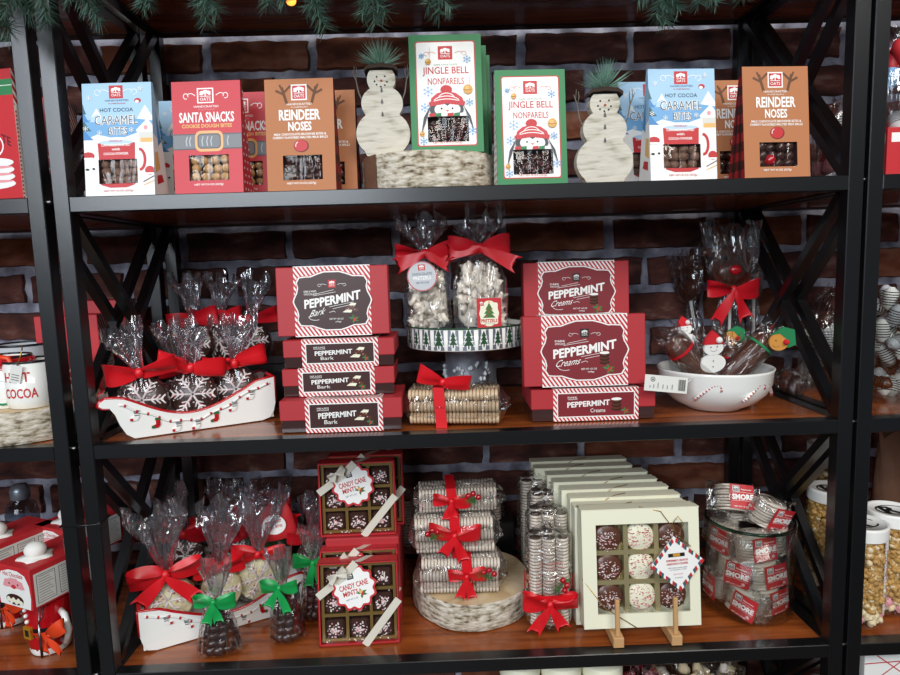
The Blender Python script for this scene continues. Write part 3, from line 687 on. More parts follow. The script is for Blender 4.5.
def plaque(cx, cy, a, b_, grow=0):
    "bracket-shaped label outline"
    pts = []; a += grow; b_ += grow
    key = [(0, 1.0), (.2, 1.0), (.38, .93), (.56, .84), (.7, .84), (.86, .82), (.93, .66), (.9, .48), (.93, .3), (1.0, .12), (1.03, 0)]
    q = key+[(x, -y) for x, y in key[::-1][1:]]; q = q+[(-x, y) for x, y in q[::-1][1:-1]]
    return [(cx+x*a, cy+y*b_) for x, y in q]
def holly(g, u, v, s):
    for a in (20, 100, 160, 260, 330): c, s_ = math.cos(math.radians(a)), math.sin(math.radians(a)); g.poly([(u, v), (u+s*(.6*c-.3*s_), v+s*(.6*s_+.3*c)), (u+s*1.4*c, v+s*1.2*s_), (u+s*(.6*c+.3*s_), v+s*(.6*s_-.3*c))], 'needle_moss' if a % 40 else 'green')
    for du, dv in ((0, 0), (.35, .15), (.1, -.35)): g.ell(u+du*s, v+dv*s, s*.24, s*.24, 'red', 10)
def bark_pic(g, u, v, s):
    for k, (x, y, w_, h_) in enumerate(((-.3, -.3, 1.1, .3), (0, .1, 1.2, .3), (.25, .45, .9, .28), (.6, -.2, .7, .3))):
        g.poly([(u+s*(x-w_/2), y*s+v-h_*s*.3), (u+s*(x-w_*.1), v+s*(y+h_*.7)), (u+s*(x+w_/2), v+s*(y+h_*.5)), (u+s*(x+w_*.35), v+s*(y-h_*.5))], 'cream' if k % 2 == 0 else 'choc_milk'); g.poly([(u+s*(x-w_/2), y*s+v-h_*s*.3), (u+s*(x+w_*.35), v+s*(y-h_*.5)), (u+s*(x+w_*.3), v+s*(y-h_*.75)), (u+s*(x-w_*.45), v+s*(y-h_*.6))], 'choc')
    for dx, dy in ((-.2, 0), (.1, .3), (.4, .2), (.5, -.1), (-.4, -.2)): g.ell(u+dx*s, v+dy*s, .06*s, .05*s, 'pink', 8)
def cream_pic(g, u, v, s):
    for dy in (-.5, -.05, .38): g.ell(u, v+dy*s, .62*s, .27*s, 'choc'); g.ell(u-.05*s, v+(dy+.08)*s, .5*s, .16*s, 'choc_milk')
    g.ell(u, v+.72*s, .64*s, .18*s, 'white')
def pep_text(g, cx, cy, a, b_, which, small=False):
    ink = 'white'; sk = .22 if not small else .1
    if not small:
        g.logo(cx, cy+b_*.62, a*.22, a*.22, 'red' if which == 'bark' else 'black', 'white' if which == 'bark' else 'paper', 'red' if which == 'bark' else 'black'); g.swirl(cx-a*.28, cy+b_*.58, a*.24, a*.09, ink, -1, .0005); g.swirl(cx+a*.28, cy+b_*.58, a*.24, a*.09, ink, 1, .0005)
    wp = lambda p, q, x, y: (x, y+p*b_*.32*(1 if not small else .5)+.1*b_*(p*p)*(1 if not small else 0))
    top = ('DARK & WHITE', 'CHOCOLATE') if which == 'bark' else ('DARK', 'CHOCOLATE')
    k = .36 if which == 'bark' else .26
    g.text(top[0], cx-a*.63, cy+b_*(.36 if not small else .72), a*k, b_*(.07 if not small else .13), ink, .01); g.text(top[1], cx-a*.63, cy+b_*(.26 if not small else .55), a*k, b_*(.07 if not small else .13), ink, .01)
    if small:
        g.text('PEPPERMINT', cx-a*.2, cy+b_*.12, a*1.15, b_*.5, ink, .03, wp); g.text('Bark' if which == 'bark' else 'Creams', cx-a*.4 if which == 'bark' else cx+a*.05, cy-b_*.5, a*.4, b_*.36, ink, .0)
        (bark_pic if which == 'bark' else cream_pic)(g, cx+a*.55, cy-b_*.05, a*.3 if which == 'bark' else a*.22); holly(g, cx+a*.78, cy-b_*.62, a*.09)
    else:
        g.text('PEPPERMINT', cx, cy+b_*.03, a*1.62, b_*.33, ink, .035, wp)
        for k_ in (0, 1): g.line([(cx-a*(.55-.1*k_), cy+b_*(.2+.07*k_)), (cx+a*(.1-.05*k_), cy+b_*(.32+.08*k_))], .0006, ink); g.line([(cx-a*.1+a*.1*k_, cy+b_*(-.22-.07*k_)), (cx+a*.6, cy+b_*(-.06-.08*k_))], .0006, ink)
        g.text('Bark' if which == 'bark' else 'Creams', cx-a*.42, cy-b_*.4, a*(.42 if which == 'bark' else .62), b_*.26, ink, .0, lambda p, q, x, y: (x+q*.15*b_, y+p*.1*b_))
        g.line([(cx-a*.1, cy-b_*.42), (cx+a*.02, cy-b_*.37), (cx+a*.08, cy-b_*.42)], .0007, ink); g.arc(cx-a*.5, cy-b_*.55, a*.2, b_*.14, 180, 300, .0007, ink)
        g.text('NET WT 10.5 OZ', cx+a*.1, cy-b_*.66, a*.4, b_*.06, ink, .01); g.text('(298g)', cx+a*.15, cy-b_*.77, a*.16, b_*.06, ink, .01)
        (bark_pic if which == 'bark' else cream_pic)(g, cx+a*.5, cy-b_*.3, a*.26 if which == 'bark' else a*.2); holly(g, cx+a*.6, cy-b_*.68, a*.12)
def sleeve_box(which, label, loc, rot, group=None, w=.199, d=.112, h=.052, shift=0, sl=None, front=True):
    "two-piece chocolate box with a paper sleeve; flat: front at y=0"
    t = thing('chocolate_box', label, 'chocolate box', loc, 0, group, rot=rot); X = w/2; hb = h*.38
    MB().bbox(-X+.0015, X-.0015, .0015, d-.0015, 0, hb+.004, 'base_clear', .001).build('base', t)
    MB().bbox(-X, X, 0, d, hb, h, 'box_red', .0012).build('lid', t)
    s0, s1 = (-.062+shift, .062+shift) if which == 'bark' else (-.07+shift, .07+shift)
    b = MB(); b.box(s0, s1, -.0012, d+.0012, -.0004 if False else .0002, h+.0012, 'white')
    g = G(b, Matrix.Translation((0, 0, h+.0012)))  # top face, u=x v=y
    stripes(g, s0, s1, .0, d, .0035, 'red', .7)
    a_, b_ = (s1-s0)*.5*.99, d*.42; cx, cy = (s0+s1)/2, d/2
    lab = 'label_brown' if which == 'bark' else 'dark_red'
    g.poly(plaque(cx, cy, a_*1.0, b_*1.0, .0022), 'red'); g.poly(plaque(cx, cy, a_, b_, .0012), 'white'); g.poly(plaque(cx, cy, a_-.0008, b_-.0008), lab)
    pep_text(g, cx, cy, a_*.92, b_*.95, which)
    g2 = G(b, frontM(0, -.0012, 0)); stripes(g2, s0, s1, .0002, h+.0012, .0032, 'red', .7)
    g2.rect(s0+.006, s1-.006, .0065, h-.0055, 'white'); g2.rect(s0+.0075, s1-.0075, .008, h-.007, lab); pep_text(g2, cx, h/2, (s1-s0)/2-.009, (h-.016)/2, which, True)
    b.build('printed_sleeve', t)
    return t
UP = PI/2
gB = 'peppermint bark boxes stacked on the middle shelf'
def pxw(l, r_, b_, Y): p, q = at(l, b_, Y), at(r_, b_, Y); return (p+q)/2, abs(q.x-p.x)
c, wd = pxw(280, 403, 431, .028)
BH = .0475
sleeve_box('bark', 'flat red peppermint bark box at the bottom of its stack', (c.x, .03, Z2), (0, 0, .0), gB, w=.196, h=.053, shift=.005)
z = Z2+.0545
c2, _ = pxw(284, 395, 387, .05); sleeve_box('bark', 'flat red peppermint bark box second from the bottom of its stack', (c2.x-.002, .056, z), (0, 0, .01), gB, w=.183, d=.106, h=.0455, shift=-.003)
z += .047
c3, _ = pxw(283, 394, 358, .05); sleeve_box('bark', 'flat red peppermint bark box third from the bottom, just under the upright one', (c3.x, .056, z), (0, 0, .0), gB, w=.181, d=.106, h=.0455, shift=.002)
z += .047
c4, _ = pxw(278, 388, 332, .05); sleeve_box('bark', 'red peppermint bark box standing upright on top of its stack, big brown label', (c4.x-.001, .063+.05, z+.0018), (UP-.06, 0, .0), gB, w=.182, d=.112, h=.05)
gC = 'peppermint creams boxes on the middle shelf'
c, _ = pxw(531, 658, 420, .04)
sleeve_box('creams', 'flat red peppermint creams box lying under the upright front one', (c.x, .048, Z2), (0, 0, -.01), gC, w=.205, h=.053, d=.12, shift=.004)
z = Z2+.0548
c, _ = pxw(525, 648, 386, .04)
sleeve_box('creams', 'red peppermint creams box standing upright in front, atop the flat one', (c.x, .046+.05, z+.0018), (UP-.05, 0, -.01), gC, w=.2, d=.115, h=.048)
c, _ = pxw(530, 641, 330, .12)
ris = MB(); ris.bbox(c.x-.07, c.x+.07, .185, .262, Z2, z+.035+.055, 'metal_black', .002)
tag(ris.build('display_riser'), 'dark display block hidden behind the peppermint creams boxes', 'display block')
sleeve_box('creams', 'red peppermint creams box standing upright higher at the back, partly in shade', (c.x, .19+.048, z+.092), (UP-.04, 0, 0), gC, w=.195, d=.112, h=.05)
c, _ = pxw(524, 600, 330, .2)
tag(MB().bbox(c.x-.075+.035, c.x+.035, .272, .31, Z2, z+.19, 'box_red', .0015).build('gift_box'), 'plain dark red box just behind the highest peppermint creams box', 'box')
# ---------------------------------------------------------------- ceramic sleigh dishes
def sleigh(label, loc, rz, L=.25, H=.062, W_=.085):
    t = thing('sleigh_dish', label, 'ceramic dish', loc, rz)
    def topz(u): return H*(.98-.62*math.sin(PI*min(1, max(0, (u-.02)/.86)))**1.2*(1-.25*u)+.12*max(0, u-.8)/.2)
    def outline(inset=0):
        pts = [(-L*.5+L*.13, 0), (L*.5-.02, 0), (L*.5-.006, .004), (L*.5, .014), (L*.5+.004, .03)]
        for i in range(25): u = 1-i/24; pts.append((-L/2+.012+u*(L-.008), topz(u)))
        pts += [(-L/2-.004, H*1.0), (-L/2-.012, H*.93), (-L/2-.014, H*.84), (-L/2-.008, H*.78), (-L/2+.002, H*.76), (-L/2+.008, H*.62), (-L/2+.014, H*.35), (-L/2+.022, H*.12)]
        return pts
    b = MB(); o = outline(); b.prism(o, 0, .006, 'ceramic'); b.prism(o, W_-.006, W_, 'ceramic')
    b.box(-L*.36, L*.5-.012, .004, W_-.004, .0005, .007, 'ceramic')
    for i0, i1 in ((27, 37),): 
        q = o[30:]+[o[0]]; v = []
        for x, z in q: v += [(x, .003, z), (x, W_-.003, z), (x+.005, .003, z+.001), (x+.005, W_-.003, z+.001)]
        f = []
        for i in range(len(q)-1): f += [(4*i, 4*i+4, 4*i+5, 4*i+1), (4*i+2, 4*i+3, 4*i+7, 4*i+6)]
        b.add(v, f, 'ceramic', True)
    b.box(L*.5-.006, L*.5, .003, W_-.003, .003, H*.9, 'ceramic')
    b.build('dish', t)
    r_ = MB(); top = o[4:35]
    for y in (.003, W_-.003): r_.tube([(x, y, z+.0006) for x, z in top], .0032, 'ceramic_red', 8)
    r_.tube([(o[32][0], .003, o[32][1]+.001), (o[32][0], W_-.003, o[32][1]+.001)], .0034, 'ceramic_red', 8); r_.tube([(L*.5+.002, .003, topz(1)), (L*.5+.002, W_-.003, topz(1))], .0032, 'ceramic_red', 8)
    v = []; q = o[31:37]
    r_.build('red_rim', t)
    g = MB(); pts = []
    for i in range(60): u = i/59; pts.append((-L/2+.015+u*(L-.02), -.0012, topz(u)-.012-.0035*math.sin(u*PI*5)**2+.002))
    g.tube(pts, .0016, 'ceramic', 6)
    for i in range(2, 60, 4): g.ball(pts[i], .0026, 'ceramic_red', 8, 5)
    for k in range(7):
        u = .1+.128*k; x = -L/2+.015+u*(L-.02); zz = topz(u)-.014; red = k % 3 == 1
        if u > .97: break
        s_ = .0095; q = [(x-.35*s_, zz), (x+.35*s_, zz), (x+.35*s_, zz-1.0*s_), (x+.0*s_, zz-1.5*s_), (x-1.0*s_, zz-1.5*s_), (x-1.0*s_, zz-1.1*s_), (x-.35*s_, zz-.9*s_)]
        g.prism([(a, max(b_, .002)) for a, b_ in q], -.0022, 0, 'ceramic_red' if red else 'ceramic')
        g.prism([(x-.45*s_, zz+.2*s_), (x+.45*s_, zz+.2*s_), (x+.45*s_, zz-.15*s_), (x-.45*s_, zz-.15*s_)], -.0027, 0, 'ceramic_green' if red else 'grey')
        g.prism([(x-1.05*s_, zz-1.1*s_), (x-.6*s_, zz-1.05*s_), (x-.6*s_, zz-1.55*s_), (x-1.05*s_, zz-1.5*s_)], -.0027, 0, 'ceramic_green' if red else 'ceramic_red')
        if not red: 
            for j in (.35, .7): g.box(x-.35*s_, x+.35*s_, -.0025, 0, zz-j*s_, zz-(j-.15)*s_, 'grey_dark')
    g.build('stocking_garland', t)
    return t
# ---------------------------------------------------------------- bagged cookies
def cookie_bag(label, loc, rz, kind='choc', tilt=.2, R=.034, bow_s=.032, topw=.03, toph=.065, ang=0, seed=0, group=None, bow_m='satin_red', lean=0, tails=False, roll=0):
    t = thing('cookie_bag', label, 'bagged cookie', loc, rz, group, rot=(lean, roll, rz))
    c = MB(); r = random.Random(seed)
    M = Matrix.Translation((0, 0, R+.002))@Matrix.Rotation(-tilt, 4, 'X')@Matrix.Rotation(PI/2, 4, 'X'); c.M = M
    base, ink = ('choc', 'sprinkle_white') if kind == 'choc' else ('white_choc', 'sprinkle_white')
    c.lathe([(0, -.011), (R*.9, -.011), (R, -.006), (R, .006), (R*.93, .0105), (0, .0115)], base, 36)
    ck = c.build('cookie', t)
    d = MB(); d.M = M
    for k in range(6):
        a = PI*k/3+r.uniform(-.1, .1); ca, sa = math.cos(a), math.sin(a); P = lambda q, w_=0: (R*(q*ca-w_*sa), R*(q*sa+w_*ca), .0125)
        d.tube([P(.05), P(.4), P(.85)], .0018, ink, 6)
        for q in (.35, .55, .75):
            for sg in (-1, 1): d.tube([P(q), P(q+.19, sg*.19)], .0015, ink, 5)
            d.ball(P(q, r.uniform(-.1, .1)), .0016, 'sprinkle_red', 6, 4)
    for k in range(26): a = r.uniform(0, 6.28); q = R*r.uniform(.2, .9); d.ball((q*math.cos(a), q*math.sin(a), .0125), .0013, r.choice(['sprinkle_white', 'sprinkle_pink']), 6, 4)
    d.build('icing', ck)
    zt = 2*R+.012; f = MB()
    film(f, [(-.001, .012, .008, 0), (.004, R*.8, .015, .04), (R*.8, R*1.1, .019, .05), (R*1.6, R*.95, .018, .07), (zt-.008, R*.4, .011, .15), (zt, .006, .005, .1)], 'film_soft', seed)
    f.build('wrapper', t)
    u = MB(); u.M = Matrix.Translation((0, 0, zt))@Matrix.Rotation(ang, 4, 'Y')
    film(u, [(0, .006, .005, .1), (.012, .009, .006, .25), (toph*.5, topw*.55, .010, .3), (toph*.85, topw*.9, .014, .32), (toph, topw, .017, .4)], 'film_top', seed+3, kk=7)
    u.build('wrapper_top', t)
    w_ = MB(); bow(w_, (0, -.009, zt), bow_s, bow_m, tails, seed=seed, ang=r.uniform(-.15, .15)); w_.build('bow', t)
    return t
pL, pR = at(118, 441, .032), at(268, 420, .032)
srz = math.atan2(.115, .215)
sleigh('white ceramic sleigh dish with red rim on the middle shelf, holding three chocolate cookies', (-.453, .078, Z2), srz, L=.255, H=.068)
ca, sa = math.cos(srz), math.sin(srz)
def onsl(x0, y0, dx, dy, a): return (x0+dx*math.cos(a)-dy*math.sin(a), y0+dx*math.sin(a)+dy*math.cos(a))
for k, (dx, lb, an) in enumerate(((-.074, 'bagged dark chocolate cookie at the left end of the middle shelf sleigh dish', -.35), (.004, 'bagged dark chocolate cookie in the middle of the middle shelf sleigh dish', .05), (.075, 'bagged dark chocolate cookie at the right end of the middle shelf sleigh dish', .12))):
    x, y = onsl(-.455, .078, dx, .034, srz); cookie_bag(lb, (x, y, Z2+.013), srz*.5, 'choc', .22, .0385, .052, .028, .07, an, seed=11+k, group='bagged chocolate cookies in the sleigh dish', bow_m='satin_bright', tails=False)
rb = MB(); rb.bbox(-.49, -.33, .235, .34, Z2, Z2+.085, 'metal_black', .002); tag(rb.build('display_riser'), 'dark display block behind the middle shelf sleigh dish', 'display block')
for k, (px, Y, lb, an) in enumerate(((190, .265, 'bagged dark chocolate cookie on the raised block behind the sleigh dish, left one', -.1), (215, .29, 'bagged dark chocolate cookie on the raised block behind the sleigh dish, middle one', .1), (246, .27, 'bagged dark chocolate cookie on the raised block behind the sleigh dish, right one', .2))):
    cookie_bag(lb, (at(px+6, 340, Y).x, Y, Z2+.0855), -.1+.1*k, 'choc', .2, .036, .05, .026, .078, an, seed=21+k, group='bagged chocolate cookies behind the sleigh dish')
x = at(148, 360, .2).x; cookie_bag('bagged dark chocolate cookie lower behind the left end of the sleigh dish', (x+.06, .2, Z2+.001), .1, 'choc', .1, .035, .04, .026, .08, -.2, seed=31)
# ---------------------------------------------------------------- cake stand and pretzel bags
CX = at(466, 340, .17).x; CY = .175; zb, zt_ = at(466, 352, .07).z, at(466, 329, .07).z
cs = thing('cake_stand', 'glass and metal cake stand with a white band of green fir trees', 'cake stand', (CX, CY, Z2)); CR = .106
b = MB(); b.lathe([(CR-.004, zb-Z2+.006), (CR-.001, zb-Z2), (CR, zb-Z2+.002), (CR, zt_-Z2), (CR-.003, zt_-Z2), (CR-.003, zb-Z2+.006)], 'ceramic', 72, caps=False)
for k in range(26):
    a = -PI/2+2*PI*k/26; big = k % 3 == 0; hh = (zt_-zb)*(.42 if big else .34); zc = (zt_+zb)/2-Z2
    def pt(u, v, rr): aa = a+u/CR; return ((CR+rr)*math.cos(aa), (CR+rr)*math.sin(aa), zc+v)
    for (grow, mt, rr) in ((.0022, 'white', .0004), (0, 'green_dark', .0009)):
        for j in range(3):
            wj = (.011-.0022*j)*(1 if big else .8)*.78; z0 = -hh*.55+hh*.5*j; z1 = z0+hh*.75
            b.add([pt(-wj-grow, z0-grow, rr), pt(wj+grow, z0-grow, rr), pt(0, z1+grow*1.5, rr)], [(0, 1, 2)], mt)
        b.add([pt(-.0012-grow, -hh*.9-grow*.3, rr), pt(.0012+grow, -hh*.9-grow*.3, rr), pt(.0012+grow, -hh*.5, rr), pt(-.0012-grow, -hh*.5, rr)], [(0, 1, 2, 3)], mt)
for a in range(52):
    aa = 2*PI*a/52+.06; b.add([((CR+.0002)*math.cos(aa+q/CR), (CR+.0002)*math.sin(aa+q/CR), (zt_+zb)/2-Z2+w_) for q, w_ in ((-.0035, -.017), (.0035, -.017), (.0025, .017), (-.0025, .017))], [(0, 1, 2, 3)], 'galvanised')
b.build('tree_band', cs)
b = MB(); b.lathe([(0, zt_-Z2-.012), (CR-.004, zt_-Z2-.012), (CR-.004, zt_-Z2-.008), (0, zt_-Z2-.008)], 'grey_dark', 48); b.build('plate', cs)
b = MB(); b.tube([((CR+.0005)*math.cos(2*PI*i/60), (CR+.0005)*math.sin(2*PI*i/60), zt_-Z2) for i in range(60)], .0014, 'green_dark', 6, closed=True); b.build('rim', cs)
b = MB(); hp = zb-Z2; b.lathe([(.056, 0), (.058, .003), (.054, .006), (.046, .012), (.04, .03), (.038, hp-.03), (.039, hp-.014), (.042, hp-.011), (.04, hp-.008), (.043, hp-.004), (.04, hp+.004)], 'galvanised', 40)
for i in range(70):
    r = R_; a = r.uniform(PI, 2*PI); z = r.uniform(.016, hp-.03); rr = .0405; b.ball((rr*math.cos(a), rr*math.sin(a), z), .0035, 'grey_light', 6, 4, (1, 1, 1.2), wob=.6, seed=i)
b.build('pedestal', cs)
def star(b, M, R, m):
    b.M = M; v = []; n = 10
    pts = [(R*(1 if i % 2 == 0 else .5)*math.cos(PI*i/5+.3), R*(1 if i % 2 == 0 else .5)*math.sin(PI*i/5+.3)) for i in range(n)]
    b.add([(x, y, -R*.2) for x, y in pts]+[(x*.85, y*.85, R*.2) for x, y in pts]+[(0, 0, R*.33)], [tuple(range(n))[::-1]]+[(i, (i+1) % n, n+(i+1) % n, n+i) for i in range(n)]+[(n+i, n+(i+1) % n, 2*n) for i in range(n)], m, True)
STAR = None
def pretzel_bag(label, loc, rz, w, h, d, tagfn, seed, bow_s=.045, lean=0, tails=True):
    global STAR
    t = thing('pretzel_bag', label, 'bagged pretzels', loc, rz, rot=(0, lean, rz)); r = random.Random(seed); n = 0
    for k in range(98):
        x = r.uniform(-w/2+.012, w/2-.012); z = r.uniform(.01, h-.012); sh = 1-.55*max(0, (z/h-.55)/.45)**2
        y = r.choice([-1, -1, -1, 1])*d/2*.6*r.uniform(.5, 1)
        M = ((x*sh, y*sh, z), (PI/2+r.uniform(-.7, .7), r.uniform(-.6, .6), r.uniform(0, 6)), r.uniform(.8, 1.15))
        if STAR is None: b = MB(); star(b, Matrix(), .0145, 'white_coat'); o = b.build('yogurt_pretzel', t); STAR = o.data
        else: o = bpy.data.objects.new('yogurt_pretzel', STAR); COL.objects.link(o); o.parent = t
        o.location, o.rotation_euler = M[0], M[1]; o.scale = (M[2],)*3
    c = MB(); c.lathe([(w*.3, .004), (w*.42, .02), (w*.42, h*.6), (w*.2, h*.9)], 'white_coat', 16, sx=1, sy=d/w*.6); tag(c.build('pretzel_heap', t), kind='stuff')
    f = MB(); film(f, [(0, w*.46, d*.46, .02), (.006, w*.5, d*.5, .03), (h*.7, w*.5, d*.5, .04), (h*.95, w*.36, d*.4, .1), (h+.012, .012, .01, .2), (h+.02, .008, .007, .1)], 'film', seed); f.build('wrapper', t)
    u = MB(); u.M = Matrix.Translation((0, 0, h+.018)); film(u, [(0, .008, .007, .1), (.012, .014, .008, .3), (.03, .026, .014, .35), (.048, .032, .018, .45)], 'film_top', seed+1, kk=7); u.build('wrapper_top', t)
    w_ = MB(); bow(w_, (0, -.014, h+.016), bow_s, 'satin_red', tails, seed=seed, droop=.1); w_.build('bow', t)
    tagfn(t, w, h, d); return t
zp = zt_-.0075
def tagA(t, w, h, d):
    b = MB(); M = frontM(-.008, -d/2-.012, h-.022, -.12); b.M = M; b.lathe([(.0255, -.0006), (.0255, 0)], 'grey_light', 32); b.M = Matrix()
    g = G(b, M); g.step = .00003; g.ell(0, 0, .0252, .0252, 'red', 36); g.ell(0, 0, .0238, .0238, 'grey_light', 36); g.logo(0, .015, .012, .01, 'red', 'white', 'red')
    g.text('CHOCOLATE', 0, .004, .034, .0045, 'slate', .01); g.text('PRETZELS', 0, -.003, .03, .006, 'white', .02); g.text('NET WT 8 OZ', 0, -.011, .022, .003, 'slate', .01); b.build('round_tag', t)
def tagB(t, w, h, d):
    b = MB(); g = G(b, frontM(.012, -d/2-.007, .004, 0)); b.box(-.009, .033, -d/2-.0068, -d/2-.006, .004, .055, 'red'); g.step = .00003
    g.rect(-.0195+.0, .0195, .002, .049, 'red'); g.poly(plaque(0, .0245, .0165, .022), 'cream')
    for k, (a, z) in enumerate(((.011, .017), (.009, .024), (.0065, .031))): g.poly([(-a, z), (a, z), (0, z+.012)], 'needle_moss')
    g.ell(0, .044, .002, .002, 'tan', 8)
    for q in ((-.005, .02), (.004, .022), (0, .027), (.003, .032), (-.003, .031)): g.ell(q[0], q[1], .0012, .0012, 'red', 8)
    g.text('PRETZELS', 0, .012, .028, .006, 'red', .03); g.text('NET WT 6 OZ', 0, .0065, .018, .002, 'ink'); g.logo(-.013, .042, .008, .008, 'red', 'white', 'red'); b.build('printed_label', t)
pretzel_bag('bag of yogurt star pretzels on the cake stand, round grey tag under its bow', (at(430, 329, .14).x, .15, zp), .05, .08, .118, .05, tagA, 3, .052, lean=-.04)
pretzel_bag('bag of yogurt star pretzels on the cake stand, red label with a fir tree', (at(482, 329, .13).x, .15, zp), .0, .095, .124, .055, tagB, 4, .056)
# ---------------------------------------------------------------- rolled wafer bundles
ROLL = {}
def wafer_bundle(label, loc, rot, L=.125, nx=2, nz=3, r=.0125, light='roll_light', dark='roll_dark', group=None, ribbon=True, berries=True, seed=0, bow_at=.5, vertical=False, bs=.04, bcols=1, tails=True):
    "rolls lie along x; front face at y=0"
    t = thing('wafer_bundle', label, 'bagged wafer rolls', loc, 0, group, rot=rot); rr = random.Random(seed)
    key = (round(L, 3), light, r)
    if key not in ROLL:
        b = MB(); n = int(L/.0058); pts = []; rad = []; mm = []
        for i in range(n):
            x0 = -L/2+L*i/n; st = L/n
            pts += [(x0, 0, 0), (x0+st*.2, 0, 0), (x0+st*.65, 0, 0), (x0+st*.8, 0, 0)]; rad += [r*.88, r*1.0, r*.98, r*.86]; mm += [light, light, light, dark]
        pts.append((L/2, 0, 0)); rad.append(r*.88); b.tube(pts, rad, light, 12, mats=mm)
        o = b.build('wafer_roll', t); ROLL[key] = o.data
    else: o = bpy.data.objects.new('wafer_roll', ROLL[key]); COL.objects.link(o); o.parent = t
    first = True
    for j in range(nz):
        for i in range(nx):
            lc = (rr.uniform(-.002, .002), r*1.05+i*2*r+.001, r*1.05+j*2*r+.001); ro = (rr.uniform(0, 6), 0, rr.uniform(-.012, .012))
            if first: o.location = lc; o.rotation_euler = ro; first = False
            else: part_copies(o, [(lc, ro)])
    D, Hh = nx*2*r+.004, nz*2*r+.004; f = MB(); f.M = Matrix.Translation((0, D/2, Hh/2))@Matrix.Rotation(PI/2, 4, 'Y')
    film(f, [(-L/2-.012, .004, D*.4, .2), (-L/2-.004, Hh*.4, D*.46, .1), (-L/2+.004, Hh*.56, D*.56, .03), (L/2-.004, Hh*.56, D*.56, .03), (L/2+.004, Hh*.4, D*.46, .1), (L/2+.014, .004, D*.42, .25)], 'film', seed); f.build('wrapper', t)
    if ribbon:
        bx = (bow_at-.5)*L; q = MB(); wr = .009
        ring = [(-.004, -.003), (D+.004, -.003), (D+.004, Hh+.003), (-.004, Hh+.003)]
        v = [(bx+s_*wr+(.004 if k in (0, 1) else 0), y, z) for s_ in (-1, 1) for k, (y, z) in enumerate(ring)]; q.add(v, [(k, (k+1) % 4, 4+(k+1) % 4, 4+k) for k in range(4)], 'satin_bright')
        top = (bx, -.004, Hh*.62) if not vertical else (bx, -.006, Hh*.5)
        if ribbon == 'top': top = (bx+.008, .004, Hh+.012)
        if vertical: q.M = Matrix.Translation(top)@Matrix.Rotation(PI/2, 4, 'Y'); bow(q, (0, -.004, 0), bs, 'satin_bright', tails, seed=seed, droop=.45)
        else: bow(q, (top[0], top[1]-.006, top[2]), bs, 'satin_bright', tails, seed=seed, droop=.55 if ribbon != 'top' else .1, ang=rr.uniform(-.2, .3))
        BW = q.build('bow', t)
        if berries:
            s_ = MB(); sg = rr.choice([-1, 1]) if berries is True else berries; base = Vector((top[0]+sg*.012, top[1]-.012, top[2]+.008)) if not vertical else Vector((top[0]+.02, top[1]-.012, top[2]-.012))
            for k in range(3):
                d = Vector((sg*(.018+.009*k), -.004, .004+.004*math.sin(k*2.1))) if not vertical else Vector((.012+.009*k, -.006, -.012-.004*math.sin(k*2))); s_.tube([base, base+d], .0006, 'twig', 5); s_.ball(base+d, .0052, 'berry', 14, 10)
            s_.build('berries', BW)
            p = MB(); 
            for k in range(5):
                e = base+(Vector((sg*(.010+.005*k), -.002, -.002*k)) if not vertical else Vector((.008+.005*k, 0, -.004*k))); fir_sprig(p, e, .013, 34, PI*.9, 'needle_moss', 1, seed*7+k, .00035)
            p.build('fir_sprig', BW)
    return t
p0, p1 = at(404, 414, .05), at(503, 420, .05)
wafer_bundle('bundle of rolled wafers tied with red ribbon, lying under the cake stand', ((p0.x+p1.x)/2, .035, Z2+.002), (0, 0, -.13), L=.147, nx=3, nz=3, r=.0095, light='roll_tan', dark='roll_brown', ribbon='top', berries=False, seed=5, bow_at=.34, bs=.04, tails=False)
# ---------------------------------------------------------------- candy-cane bowl
BX = at(715, 395, .12).x; BY = .125
def candy_cane(g_, x, z, s, R, flip=1):
    pts = [(0, 0), (.3, .25), (.6, .5), (.9, .75), (1.15, .9), (1.4, .85), (1.45, .55)]
    q = []
    for u, v in pts: a = -PI/2+(x+flip*u*s)/R; q.append(((R+.001)*math.cos(a), (R+.001)*math.sin(a), z+v*s))
    g_.tube(q, .003, 'ceramic', 8)
    for i in range(len(q)-1):
        for t_ in (.25, .75): p = Vector(q[i]).lerp(Vector(q[i+1]), t_); g_.ball(p, .0037, 'ceramic_red', 8, 5, (.75, 1, .75))
bw = thing('candy_bowl', 'white ceramic bowl with red candy canes, full of chocolate sticks', 'bowl', (BX, BY, Z2)); BR = .096
bp = [(.048, 0), (.052, .003), (.07, .012), (.086, .028), (.0935, .045), (.0955, .066), (.097, .07), (.0945, .071), (.0915, .066), (.088, .044), (.07, .018), (.0, .008)]
MB().lathe(bp, 'ceramic', 56).build('bowl_body', bw)
g = MB(); g.build('unused', bw) if False else None
for q in ((.008, .026, .03, .09), (.092, .026, .03, .09, -1), (-.07, .026, .03, .09)): g = MB(); candy_cane(g, *q); g.build('candy_cane_relief', bw)
